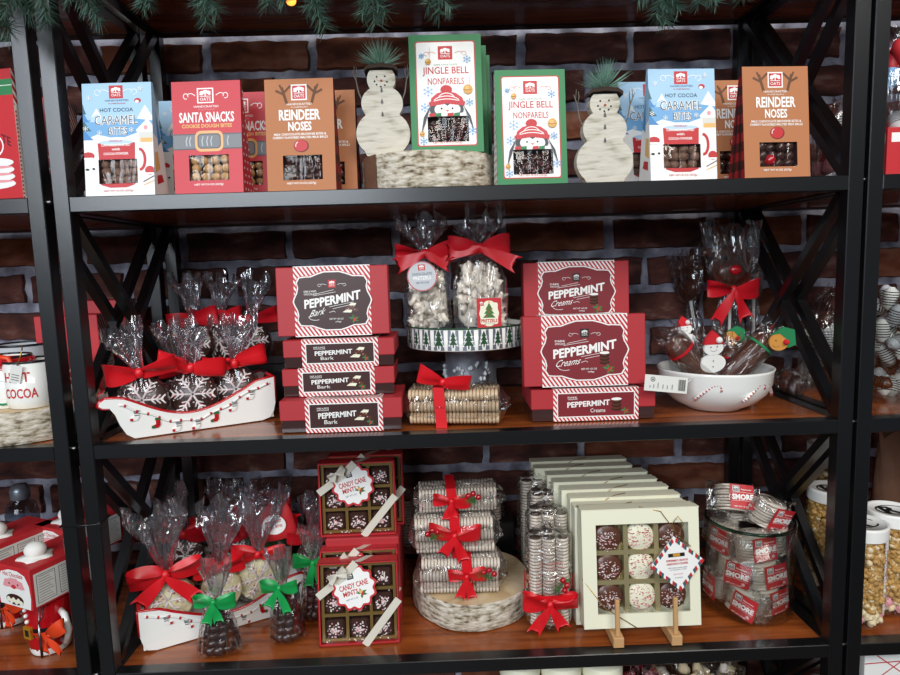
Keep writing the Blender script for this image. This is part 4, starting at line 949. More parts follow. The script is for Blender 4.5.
def choc_stick(label, loc, rot, L, topper, seed=0, rb='satin_red', wide=.0205):
    t = thing('chocolate_stick', label, 'chocolate stick', loc, 0, 'wrapped chocolate sticks in the white bowl', rot=rot)
    b = MB(); b.lathe([(0, 0), (wide*.85, .001), (wide, .006), (wide*1.02, L*.5), (wide*.98, L-.008), (wide*.7, L-.001), (0, L)], 'choc_milk', 20, sy=.8); b.build('chocolate', t)
    f = MB(); film(f, [(-.006, wide*1.0, wide*.6, .1), (0, wide*1.1, wide*.95, .05), (L*.9, wide*1.12, wide, .06), (L+.004, wide*.9, wide*.5, .2), (L+.016, wide*1.0, wide*.3, .35)], 'film', seed); f.build('wrapper', t)
    q = MB(); q.lathe([(wide*1.15, L*.78), (wide*1.17, L*.80), (wide*1.15, L*.82)], 'felt_green' if topper == 'gingerbread' else rb, 20, sy=.9, caps=False); q.build('ribbon', t)
    return t
def felt_snowman(t, M):
    b = MB(M); old = b.M
    for cz, rx, rz_ in ((0, .0165, .0125), (.021, .0125, .0095)):
        b.M = old; b.prism([(rx*math.cos(2*PI*i/20), cz+rz_*math.sin(2*PI*i/20)) for i in range(20)], -.002, .002, 'felt_white')
    b.prism([(-.013, .027), (.0135, .026), (.006, .038), (-.002, .045), (-.01, .036)], -.0026, .0024, 'felt_red'); b.ball((.006, -.003, .032), .0042, 'felt_white', 10, 8)
    for x, z in ((-.004, .023), (.004, .023), (0, .004), (0, -.004)): b.ball((x, -.0024, z), .0009, 'black', 6, 4)
    b.line = None; g_ = G(b, frontM(0, -.0021, 0)); g_.arc(0, .021, .005, .004, 210, 330, .0005, 'black', 8); b.build('felt_snowman', t)
def felt_ginger(t, M):
    b = MB(M); b.prism([(.014*math.cos(2*PI*i/20), .011*math.sin(2*PI*i/20)*(1.2)) for i in range(20)], -.002, .002, 'felt_tan')
    b.prism([(-.012, .01), (.004, .022), (.02, .018), (.024, -.004), (.013, -.009), (.01, .004), (0, .012)], -.0026, .001, 'felt_green'); b.ball((.009, -.004, .0), .0042, 'felt_red', 10, 8)
    g_ = G(b, frontM(0, -.0021, 0)); g_.arc(-.004, -.004, .005, .004, 190, 330, .0005, 'black', 8); b.ball((-.005, -.0024, .002), .0009, 'black', 6, 4); b.build('felt_gingerbread', t)
zc = Z2+.012
t = choc_stick('wrapped chocolate stick leaning left in the bowl with a red ribbon', (BX-.012, BY-.03, zc+.022), (.1, -.72, .0), .122, None, 1)
t = choc_stick('wrapped chocolate stick in the middle of the bowl behind the felt snowman', (BX-.018, BY-.014, zc+.006), (.1, -.06, 0), .09, None, 2); felt_snowman(t, Matrix.Translation((-.004, -.03, .07))@Matrix.Rotation(.1, 4, 'X')@Matrix.Scale(1.3, 4))
t = choc_stick('wrapped chocolate stick standing upright between the snowman and the gingerbread', (BX+.03, BY+.01, zc), (.0, .1, 0), .09, None, 3)
t = choc_stick('wrapped chocolate stick leaning right in the bowl with a felt gingerbread head', (BX+.012, BY-.02, zc+.035), (.1, .72, 0), .102, 'gingerbread', 4); felt_ginger(t, Matrix.Translation((.006, -.026, .103))@Matrix.Rotation(-.7, 4, 'Y')@Matrix.Scale(1.15, 4))
t = choc_stick('wrapped chocolate stick at the back left of the bowl with a small felt snowman', (BX-.022, BY+.03, zc+.025), (-.1, -.15, 0), .085, None, 5); felt_snowman(t, Matrix.Translation((-.006, -.014, .078)))
t = choc_stick('wrapped chocolate stick at the back right of the bowl with a tan felt hat', (BX+.045, BY+.035, zc+.02), (-.1, .15, 0), .072, 'gingerbread', 6); felt_ginger(t, Matrix.Translation((-.012, -.012, .082)))
# price tag hanging over the rim
pt = thing('price_tag', 'white price tag with a barcode sticking out left of the bowl', 'price tag', tuple(at(666, 384, .03)), 0, rot=(-.1, .12, .0))
b = MB(); b.box(-.035, .035, -.0004, .0004, -.013, .013, 'paper'); g = G(b, frontM(0, -.0004, 0)); g.step = .00004
g.ell(-.022, .006, .004, .004, 'ink', 16); g.ell(-.022, .006, .003, .003, 'paper', 16); g.logo(-.022, .006, .004, .004, 'ink', 'paper', 'ink')
for k in range(9): g.rect(.02+.0013*k, .0206+.0013*k+(.0003 if k % 3 else 0), -.009, .009, 'ink')
for x, h in ((-.026, .004), (-.02, .006), (-.013, .009), (-.005, .007), (.002, .006), (.01, .008)): g.line([(x, -.008), (x, -.008+h)], .0009, 'ink')
b.build('paper_tag', pt); MB().tube([(.033, -.001, .004), (.05, .02, .012), (.055, .045, .01)], .0006, 'white', 5).build('string', pt)
# ---------------------------------------------------------------- big lollipops behind the bowl
def lollipop(label, loc, rz, face=True, s=1, seed=0, bow_on=True):
    t = thing('chocolate_lollipop', label, 'lollipop', loc, rz)
    b = MB(); L = .165*s
    b.tube([(0, 0, 0), (0, 0, L+.02)], .003, 'stick', 8); b.build('stick', t)
    c = MB(); pts = []
    for i in range(36):
        a = 2*PI*i/36; q = .036*s*(1+.0*math.cos(a)); pts.append((q*math.cos(a)*.98, L+.036*s+q*math.sin(a)*1.0))
    c.prism(pts, -.006, .006, 'choc_lollipop'); c.ball((0, -.004, L+.026*s), .024*s, 'choc_lollipop', 16, 10, (1.15, .45, .8))
    for sg in (-1, 1):
        c.tube([(sg*.012*s, 0, L+.065*s), (sg*.022*s, 0, L+.085*s), (sg*.028*s, 0, L+.104*s)], [.007*s, .006*s, .004*s], 'choc_lollipop', 10, flat=1); c.tube([(sg*.02*s, 0, L+.082*s), (sg*.036*s, 0, L+.09*s)], [.005*s, .003*s], 'choc_lollipop', 8)
        c.ball((sg*.037*s, 0, L+.06*s), .011*s, 'choc_lollipop', 10, 8, (1.3, .5, .7)); c.ball((sg*.012*s, -.008, L+.05*s), .004*s, 'black', 8, 6, (1, .5, 1))
    hd = c.build('reindeer_head', t)
    if face: MB().ball((0, -.016*s, L+.03*s), .0085*s, 'berry', 14, 10, (1.15, .6, .95)).build('red_nose', hd)
    f = MB(); film(f, [(L-.09, .03*s, .012, .15), (L-.05, .02*s, .012, .2), (L-.015, .014*s, .01, .3), (L-.004, .01, .008, .2), (L+.012, .036*s, .014, .04), (L+.05*s, .046*s, .02, .03), (L+.095*s, .051*s, .016, .03), (L+.108*s, .054*s, .01, .04)], 'film', seed, kk=5); f.build('wrapper', t)
    if bow_on: w_ = MB(); bow(w_, (-.004, -.014, L-.003), .044*s, 'satin_red', True, seed=seed, droop=.42, tail_len=1.3); w_.build('bow', t)
    return t
q = at(730, 300, .24); LZ = at(733, 275, .24).z-.099
lollipop('tall chocolate reindeer lollipop with a red nose, wrapped and tied with red ribbon', (q.x, .24, Z2+.012), .05, True, 1.15, 3)
q = at(775, 300, .29); t = lollipop('dark wrapped lollipop leaning behind the tall reindeer lollipop, right side', (q.x-.04, .29, Z2+.012), .0, False, 1.0, 5, False); t.rotation_euler = (0, .2, 1.2)
q = at(690, 300, .3); t = lollipop('dark wrapped lollipop leaning behind the tall reindeer lollipop, left side', (q.x+.03, .3, Z2+.012), .0, False, 1.0, 6, False); t.rotation_euler = (0, -.25, -1.25)
# ---------------------------------------------------------------- bottom shelf
def onz(px, py, z):
    d = _f*FPX+_r*(px-450)-_u*(py-337.5); return CAM+d*((z-CAM.z)/d.z)
qa, qb = onz(157, 650, Z3), onz(243, 625, Z3); s3r = math.atan2(qb.y-qa.y, qb.x-qa.x)
s3 = (qa.x+.115*math.cos(s3r), qa.y+.115*math.sin(s3r), Z3)
sleigh('white ceramic sleigh dish with red rim on the bottom shelf, holding white chocolate cookies', s3, s3r, L=.27, H=.068).scale = (-1, 1, 1)
for dx, lb, an, R in ((-.088, 'bagged white chocolate cookie at the left end of the bottom shelf sleigh dish', -.05, .042), (-.0, 'bagged white chocolate cookie in the middle of the bottom shelf sleigh dish', .1, .036), (.068, 'bagged white chocolate cookie at the right end of the bottom shelf sleigh dish', .15, .04)):
    x, y = onsl(s3[0], s3[1], dx, .034, s3r); cookie_bag(lb, (x, y, Z3+.024), s3r*.6, 'white', .2, R, .055 if R > .04 else .046, .04, .105, an, seed=41+int(dx*300), bow_m='satin_bright', tails=dx < -.05)
def tree_bag(label, loc, rz, lean=0, h=.1, w=.03, seed=0, bag=True):
    t = thing('chocolate_tree_bag', label, 'bagged chocolate', loc, rz, rot=(0, lean, rz)); r = random.Random(seed)
    b = MB(); z = .006
    for k, (rr) in enumerate((.031, .029, .026, .022, .018, .013)):
        for j in range(9-k):
            a = 2*PI*j/(9-k)+k*.4; b.ball((rr*.62*math.cos(a)*w/.03, rr*.5*math.sin(a), z+.006), rr*.42, 'choc', 10, 7, (1.1, .9, .75), wob=.25, seed=j+k*7)
        z += .0115*h/.1
    b.ball((0, 0, z+.004), .009, 'choc', 10, 7, (1, 1, 1.4)); b.build('chocolate', t)
    zt = h*.92; f = MB(); film(f, [(0, w*1.12, .018, .03), (.003, w*1.18, .024, .04), (h*.45, w*.95, .022, .07), (zt-.008, .014, .01, .15), (zt, .007, .006, .1)], 'film', seed); f.build('wrapper', t)
    u = MB(); u.M = Matrix.Translation((0, 0, zt)); film(u, [(0, .007, .006, .1), (.02, .013, .008, .25), (.06, .024, .011, .3)], 'film_top', seed+2, kk=7); u.build('wrapper_top', t)
    q = MB(); bow(q, (0, -.014, zt), .034, 'satin_green', True, seed=seed, droop=.5, tail_len=1.1); q.build('bow', t); return t
q = at(222, 645, .05); tree_bag('bagged dark chocolate with a green bow standing in front of the bottom sleigh dish', (at(222, 645, .06).x, .052, Z3), .05, 0, .105, .032, 3)
tree_bag('bagged dark chocolate with a green bow leaning left beside the candy cane mints boxes', (at(290, 640, .085).x, .082, Z3), -.1, -.06, .11, .027, 4)
tree_bag('bagged dark chocolate with a green bow in shade behind the other two', (at(320, 600, .15).x-.012, .15, Z3), .1, .04, .12, .027, 5)
# back row of white and dark bags on a low block, red bows
rb = MB(); rb.bbox(-.53, -.31, .2, .33, Z3, Z3+.045, 'metal_black', .002); tag(rb.build('display_riser'), 'dark display block at the back left of the bottom shelf', 'display block')
for px, Y, lb, kd, an, R in ((186, .25, 'dark bagged cookie with a red bow at the back left of the bottom shelf', 'choc', -.3, .036), (222, .28, 'dark bagged cookie with a red bow second from left in the bottom shelf back row', 'choc', .1, .034), (246, .24, 'dark bagged cookie with a red bow nearest the green bucket', 'choc', .35, .036)):
    cookie_bag(lb, (at(px, 540, Y).x, Y, Z3+.0455), .05, kd, .1, R, .055, .03, .085, an, seed=int(px))
# green bucket with holly wrap and more bags
gb = thing('gift_bucket', 'dark green paper bucket wrapped in clear film behind the bottom sleigh dish', 'bucket', (at(272, 560, .27).x, .275, Z3))
b = MB(); b.lathe([(.045, .0), (.046, .004), (.06, .12), (.062, .124), (.06, .126), (.057, .124), (.046, .02)], 'green_dark', 36); b.build('bucket_body', gb)
f = MB(); film(f, [(.0, .05, .05, .03), (.12, .068, .062, .06), (.17, .05, .04, .12), (.185, .02, .016, .3), (.205, .04, .02, .4)], 'film_soft', 9); f.build('wrapper', gb)
w_ = MB(); bow(w_, (.0, -.045, .165), .06, 'satin_red', True, seed=8, droop=.1); w_.build('bow', gb)
def red_pouch(label, loc, rot, seed):
    t = thing('printed_pouch', label, 'pouch', loc, 0, rot=rot); b = MB()
    film(b, [(0, .03, .008, .02), (.01, .034, .012, .03), (.05, .034, .012, .03), (.07, .03, .002, .04)], 'red', seed, n=28); b.build('pouch_body', t)
    g = MB(); g_ = G(g, frontM(0, -.0135, .035)); g_.step = .0001; g_.ell(0, 0, .022, .02, 'white', 24); g_.text('PEPPERMINT', 0, .006, .032, .006, 'red', .03); g_.text('BARK BITES', 0, -.004, .03, .005, 'red', .03); g.build('printed_label', t); return t
p = at(268, 480, .26); red_pouch('red printed pouch with a white label at the back of the bottom shelf, upper one', (p.x, .262, Z3+.128), (-.1, .15, 0), 1)
p = at(284, 508, .24); red_pouch('red printed pouch with a white label lying over the green bucket rim', (p.x, .205, Z3+.13), (.1, -.2, 0), 2)
p = at(312, 505, .22); cookie_bag('dark bagged cookie with a red bow behind the left edge of the mints boxes', (p.x-.0, .215, Z3+.05), .05, 'choc', .1, .034, .045, .025, .07, .1, seed=77)
tag(MB().bbox(p.x-.035, p.x+.035, .19, .25, Z3, Z3+.049, 'metal_black', .002).build('display_riser'), 'dark display block close behind the mints boxes on the bottom shelf', 'display block')
# ---------------------------------------------------------------- candy cane mints boxes
CHOC = {}
def scallop(R, n=12, a=.07, m=72): return [(R*(1+a*math.cos(n*2*PI*i/m))*math.cos(2*PI*i/m), R*(1+a*math.cos(n*2*PI*i/m))*math.sin(2*PI*i/m)) for i in range(m)]
def mints_box(label, loc, rot, W_=.138, H=.142, D=.03, group=None, seed=0, detail=True):
    t = thing('mints_box', label, 'candy box', loc, 0, group, rot=rot); r = random.Random(seed); X = W_/2; e = .003
    b = MB(); b.box(-X, X, D-.002, D, 0, H, 'red'); b.box(-X, X, 0, D, H-.0015, H, 'red'); b.box(-X, X, 0, D, 0, .0015, 'red'); b.box(-X, -X+.0015, 0, D, 0, H, 'red'); b.box(X-.0015, X, 0, D, 0, H, 'red')
    for q in ((-X, X, 0, .0015, H-e, H), (-X, X, 0, .0015, 0, e), (-X, -X+e, 0, .0015, 0, H), (X-e, X, 0, .0015, 0, H)): b.box(*q, 'red')
    b.build('box_shell', t)
    y = MB(); iw = (W_-.014)/3; ih = (H-.014)/3; y.box(-X+.004, X-.004, D-.006, D-.003, .004, H-.004, 'label_brown')
    for k in range(4): xx = -X+.007+iw*k; y.prism([(xx-.0026, .004), (xx+.0026, .004), (xx+.0026, H-.004), (xx-.0026, H-.004)], .007, D-.004, 'tray_gold'); zz = .007+ih*k; y.box(-X+.004, X-.004, .0075, D-.004, zz-.0026, zz+.0026, 'tray_gold')
    TR = y.build('gold_tray', t)
    ky = 'mint'
    first = None
    for i in range(3):
        for j in range(3):
            lc = (-X+.007+iw*(i+.5)+r.uniform(-.001, .001), .013, .007+ih*(j+.45))
            c = MB(); rr = iw*.44; c.bbox(-rr*.92, rr*.92, -rr*.42, rr*.4, -rr*.85, rr*.85, 'choc', rr*.22)
            for q in range(60):
                a = r.uniform(0, 6.28); d = r.uniform(0, .75)*rr; c.ball((d*math.cos(a), -.43*rr-.0002, d*math.sin(a)*.95-.05*rr), r.uniform(.0009, .0017), r.choice(['sprinkle_white', 'sprinkle_white', 'sprinkle_white', 'sprinkle_pink']), 5, 4, wob=.4, seed=q)
            if first is None or (i+j*3) in (4, 8): o = c.build('peppermint_chocolate', TR); first = o
            else: o = first.copy(); COL.objects.link(o); o.rotation_euler = (0, r.choice([0, PI]), 0)
            o.location = lc
    n = MB()
    for k in range(26): n.ball((r.uniform(-X+.01, X-.01), .006, r.uniform(.005, .008) if k % 3 else r.uniform(.01, H-.01)), .0012, 'sprinkle_white', 5, 4)
    tag(n.build('loose_crumbs', t), kind='stuff')
    MB().add([(-X+e, .0008, e), (X-e, .0008, e), (X-e, .0008, H-e), (-X+e, .0008, H-e)], [(0, 1, 2, 3)], 'pane').build('window_film', t)
    lb = MB(); cxl, czl = -.006, H*.7; M = frontM(cxl, -.004, czl, -.05, 0)@Matrix.Rotation(.25, 4, 'Z'); lb.M = M; pts = scallop(.037)
    lb.add([(x_, y_, 0) for x_, y_ in pts]+[(x_, y_, -.0008) for x_, y_ in pts], [tuple(range(72))]+[(i, 72+i, 72+(i+1) % 72, (i+1) % 72) for i in range(72)], 'red'); lb.M = Matrix()
    g = G(lb, M); g.step = .00003; g.poly(scallop(.033), 'white'); g.logo(-.002, .02, .011, .0095, 'black', 'white', 'black'); g.text('CANDY CANE', 0, .0045, .05, .0095, 'red', .02); g.text('MINTS', -.008, -.0065, .026, .0085, 'red', .02)
    g.text('NET WT 5 OZ', -.008, -.017, .02, .0028, 'slate'); holly(g, .01, -.012, .0075); g.ell(.009, -.009, .003, .003, 'tan', 10); lb.build('scalloped_label', t)
    rb_ = MB()
    def band(p, q, w_=.0065):
        p, q = Vector(p), Vector(q); d = (q-p).normalized(); nn = Vector((-d.y, d.x))*w_; y0 = -.0016
        P = [p+nn, p-nn, q-nn, q+nn]; rb_.add([(a.x, y0-(.003 if abs(a.x+.02) < .03 and a.y > H*.5 else 0), a.y) for a in P], [(0, 1, 2, 3)], 'satin_cream')
    band((-X, H*.6), (-X+.045, H*.84)); band((-X+.045, H*.84), (-.002, H)); band((X, H*.53), (X-.06, .0))
    rb_.add([(-.009, -.0016, H+.0003), (.006, -.0016, H+.0003), (.026, D, H+.0003), (.012, D, H+.0003)], [(0, 1, 2, 3)], 'satin_cream'); rb_.add([(X+.0004, -.001, H*.5), (X+.0004, -.001, H*.57), (X+.0004, D, H*.68), (X+.0004, D, H*.6)], [(0, 1, 2, 3)], 'satin_cream')
    bow(rb_, (-.034, -.01, H*.88), .017, 'satin_cream', True, ang=-.6, seed=seed, droop=.2); rb_.build('ribbon', t)
    return t
cM, _ = pxw(317, 402, 641, .05); mx = cM.x
gM = 'candy cane mints boxes on the bottom shelf'
mints_box('candy cane mints box in front at the bottom, white scalloped label and cream ribbon', (mx, .052, Z3), (-.13, 0, .03), group=gM, seed=1)
mints_box('candy cane mints box directly behind the front one, only its red top edge showing', (mx-.002, .088, Z3+.002), (-.12, 0, .03), H=.146, group=gM, seed=2)
blk = MB(); blk.bbox(mx-.065, mx+.068, .128, .26, Z3, Z3+.157, 'box_red', .002); tag(blk.build('gift_box'), 'plain red box standing behind the two leaning candy cane mints boxes', 'box')
rib = MB(); 
cU, _ = pxw(319, 400, 530, .15)
mints_box('candy cane mints box standing on top of the red box at the back', (cU.x, .136, Z3+.158), (-.05, 0, .02), W_=.138, H=.136, group=gM, seed=3)
mints_box('candy cane mints box behind the upper one, its dark right edge showing', (cU.x+.012, .178, Z3+.158), (-.05, 0, .02), H=.136, group=gM, seed=4)
# ---------------------------------------------------------------- log slice and horizontal wafer bundles
lx = (at(412, 600, .19).x+at(531, 600, .19).x)/2
birch_disc('log_slice', 'round birch log slice on the bottom shelf under the stacked wafer bundles', (lx, .19, Z3), .113, .05, seed=5)
zl = Z3+.0515
pB = at(462, 560, .115)
Hb = 3*2*.0108+.005
kw = dict(nx=3, nz=3, r=.0108, L=.142)
wafer_bundle('ribbed wafer bundle with red bow, lowest of the stack on the birch slice', (pB.x-.004, .105, zl), (0, 0, -.03), seed=1, berries=1, bow_at=.58, bs=.034, **kw)
wafer_bundle('ribbed wafer bundle with red bow, middle of the stack on the birch slice', (pB.x-.012, .118, zl+.0705), (0, 0, .0), seed=2, berries=-1, bow_at=.5, bs=.042, **kw)
kw2 = dict(kw); kw2['nz'] = 2
wafer_bundle('ribbed wafer bundle with red bow, topmost of the stack on the birch slice', (pB.x-.002, .135, zl+.141), (0, 0, .03), seed=3, berries=1, bow_at=.4, bs=.034, **kw2)
kw['nz'] = 4
tag(MB().bbox(lx-.1, lx+.1, .305, .36, Z3, Z3+.1, 'metal_black', .002).build('display_riser'), 'dark display block behind the birch slice on the bottom shelf', 'display block')
wafer_bundle('shaded wafer bundle standing at the back left of the birch slice', (at(432, 500, .32).x, .318, Z3+.1), (0, -PI/2, 0), seed=5, nx=1, nz=4, r=.0105, L=.1, ribbon=False) 
wafer_bundle('ribbed wafer bundle standing shaded at the back right of the birch slice', (at(503, 500, .3).x, .318, Z3+.1015), (0, -PI/2, 0), seed=6, nx=1, nz=5, r=.0105, L=.1, ribbon=False)
# standing bundles
def standing(label, px, Y, z, seed, ribbon=True, L=.155, rz=0, lean=0, n=(2, 3)):
    p = at(px, 600, Y)
    # rolls vertical: local x becomes world z
    return wafer_bundle(label, (p.x+n[1]*.0115, Y, z+L/2+.012), (lean, -PI/2, rz), L=L, nx=n[0], nz=n[1], r=.0115, seed=seed, ribbon=ribbon, vertical=True, bs=.046, bow_at=.3, berries=True if ribbon else False)
standing('upright wafer bundle with big red bow and berries, left of the cream boxes', 551, .062, Z3, 11, True, .158, .0, -.1)
standing('upright wafer bundle with red ribbon second in its row, left of the cream boxes', 551, .125, Z3, 12, True, .175, 0, -.08)
standing('upright wafer bundle third in its row left of the cream boxes', 552, .195, Z3, 13, False, .185, 0, -.05)
standing('upright wafer bundle rearmost in its row left of the cream boxes, in shade', 541, .265, Z3, 14, False, .19, 0, -.02)
# ---------------------------------------------------------------- cream cookie boxes
def cookie_box(label, loc, rot, first=False, W_=.2, H=.203, D=.034, group=None, seed=0):
    t = thing('cookie_box', label, 'cookie box', loc, 0, group, rot=rot); X = W_/2; r = random.Random(seed)
    u0, u1, v0, v1 = -X+.024, X-.018, .024, H-.026
    b = MB()
    if first:
        for q in ((-X, u0, 0, H), (u1, X, 0, H), (u0, u1, 0, v0), (u0, u1, v1, H)): b.box(q[0], q[1], 0, .003, q[2], q[3], 'cream')
        b.box(-X, X, D-.002, D, 0, H, 'cream'); b.box(-X, -X+.002, .003, D, 0, H, 'cream'); b.box(X-.002, X, .003, D, 0, H, 'cream'); b.box(-X, X, .003, D, H-.002, H, 'cream'); b.box(-X, X, .003, D, 0, .002, 'cream')
    else: b.bbox(-X, X, 0, D, 0, H, 'cream', .001)
    b.box(-X-.0008, X+.0008, -.0008, D*.55, H-.0005, H+.0006, 'cream')
    b.build('box_body', t)
    c = MB()
    if first:
        y = MB(); y.box(u0, u1, D-.006, D-.004, v0, v1, 'tray_pale'); iw = (u1-u0)/3; ih = (v1-v0)/3
        for k in (1, 2): y.box(u0+iw*k-.004, u0+iw*k+.004, .008, D-.004, v0, v1, 'tray_pale'); y.box(u0, u1, .0085, D-.004, v0+ih*k-.004, v0+ih*k+.004, 'tray_pale')
        for i in range(3):
            for j in range(3):
                x0, z0 = u0+iw*i+.006, v0+ih*j+.006
                for k in range(12): y.box(x0+k*(iw-.012)/12, x0+(k+.5)*(iw-.012)/12, D-.0068, D-.006, z0, z0+ih-.012, 'tray_gold')
        TR = y.build('gold_tray', t)
        for i in range(3):
            for j in range(3):
                m = MB(); R = iw*.47; kd = 'white_choc' if i == 1 else 'choc_milk'
                m.M = Matrix.Translation((u0+iw*(i+.5)+(.0, 0, 0)[i]-(.004 if i == 0 else 0), .016, v0+ih*(j+.48)))@Matrix.Rotation(PI/2, 4, 'X')
                m.lathe([(0, -.006), (R*.95, -.006), (R, -.002), (R*.98, .003), (R*.85, .006), (0, .0068)], kd if i != 1 else 'cream', 30)
                for q in range(95):
                    a = r.uniform(0, 6.28); d = R*.93*math.sqrt(r.random()) if i == 1 else R*.7*math.sqrt(r.random()); ox, oz = (0, 0) if i == 1 else (r.uniform(-.004, .004), -.004)
                    m.ball((d*math.cos(a)+ox, d*math.sin(a)+oz, .0072), r.uniform(.0007, .0015), r.choice(['sprinkle_red', 'sprinkle_pink', 'sprinkle_pink'] if i == 1 else ['sprinkle_white', 'sprinkle_white', 'sprinkle_pink']), 5, 3, (1.4, .8, .6), wob=.5, seed=q)
                o = m.build('cookie', TR); tag(o, label='cream cookie with red peppermint crumbs' if i == 1 else 'dark chocolate cookie with white crumbs')
        MB().add([(u0, .0028, v0), (u1, .0028, v0), (u1, .0028, v1), (u0, .0028, v1)], [(0, 1, 2, 3)], 'pane').build('window_film', t)
        c.tube([(-X-.001, .001, H*.42), (-X+.035, -.0015, H*.18), (-X+.09, -.0015, -.0005)], .0008, 'gold_cord', 6); c.build('gold_cord', t); c = MB(); c.tube([(-.0, .004, H+.0015), (.035, -.0015, H-.006), (.055, -.0015, H-.035), (.062, -.003, H-.045)], .0008, 'gold_cord', 6)
        c.tube([(.062, -.005, H-.047), (.052, -.006, H-.027), (.062, -.006, H-.014), (.072, -.006, H-.027), (.062, -.005, H-.047), (.083, -.006, H-.066)], .0008, 'gold_cord', 6)
    else:
        ox = r.uniform(-.04, .02); c.tube([(-.03+ox, -.002, H-.03), (-.022+ox, -.0015, H-.012), (-.006+ox, -.001, H-.002), (.006+ox, .004, H+.0018), (.03+ox, .014, H+.0018)], .0007, 'gold_cord', 5)
    c.build('gold_cord', t)
    if first:
        tg = MB(); M = frontM(.058, -.009, H-.093, -.03)@Matrix.Rotation(PI/4+.1, 4, 'Z'); s_ = .033; tg.M = M; tg.box(-s_, s_, -s_, s_, -.0008, 0, 'white'); tg.M = Matrix(); g = G(tg, M); g.step = .00003
        for k in range(14):
            mm = ('red', 'white', 'teal')[k % 3] if k % 3 != 1 else 'white'; a = -s_+k*2*s_/14; d = 2*s_/14
            if mm == 'white': continue
            for q in ([(a, s_), (a+d, s_), (a+d-.003, s_-.006), (a-.003, s_-.006)], [(a, -s_), (a+d, -s_), (a+d+.003, -s_+.006), (a+.003, -s_+.006)], [(-s_, a), (-s_, a+d), (-s_+.006, a+d+.003), (-s_+.006, a+.003)], [(s_, a), (s_, a+d), (s_-.006, a+d-.003), (s_-.006, a-.003)]): g.poly([(max(-s_, min(s_, x)), max(-s_, min(s_, y_))) for x, y_ in q], mm)
        g.M = M@Matrix.Rotation(-PI/4-.03, 4, 'Z'); g.rect(-.014, .014, .012, .018, 'black'); g.rect(-.006, .006, .0125, .0175, 'gold'); g.text('PEPPERMINT CRUNCH', 0, .006, .036, .0035, 'red', .02); g.text('SANDWICH COOKIES', 0, .0005, .036, .0035, 'red', .02); g.text('Milk & dark covered cookies', 0, -.006, .032, .0022, 'navy'); g.text('with Peppermint Topping', 0, -.0095, .028, .0022, 'navy'); g.text('NET WT 8 OZ', 0, -.017, .016, .002, 'red'); g.text('15 COOKIES', 0, -.023, .014, .0018, 'navy')
        tg.build('diamond_tag', t)
    return t
gX = 'cream cookie boxes standing in a row on the bottom shelf'
cF, wF = pxw(583, 702, 630, .04)
cookie_box('cream cookie box at the front of its row, window over nine cookies and diamond tag', (cF.x, .038, Z3+.0205), (-.1, 0, .0), True, group=gX, seed=1)
edge = [(576, 697, 186/2.9+450)]
ords = ['second', 'third', 'fourth', 'fifth', 'sixth', 'seventh', 'rearmost']
offs = [(-.004, .083, .004), (-.004, .121, .006), (-.012, .158, .008), (-.02, .195, .01), (-.026, .232, .012), (-.045, .269, .014), (-.046, .306, .016)]
for k, (dx, y, dz) in enumerate(offs):
    cookie_box('plain cream box %s in the row behind the boxed cookies, gold cord over its top' % ords[k], (cF.x+dx, y, Z3+dz-.003), (-.03, 0, .0), False, group=gX, seed=k+3, H=.214, D=.032)
for k, (px, lb) in enumerate(((618, 'small wooden easel holding the front cookie box, left one'), (676, 'small wooden easel holding the front cookie box, right one'))):
    p = at(px, 640, .02); t = thing('wooden_easel', lb, 'easel', (p.x, .014, Z3), 0, 'small wooden easels under the front cookie box')
    MB().bbox(-.009, .009, 0, .1, 0, .0175, 'easel_wood', .001).build('base_rail', t)
    MB(Matrix.Translation((0, .008, .0172))@Matrix.Rotation(-.06, 4, 'X')).bbox(-.0035, .0035, -.0035, .0035, 0, .062, 'easel_wood', .001).build('front_peg', t)
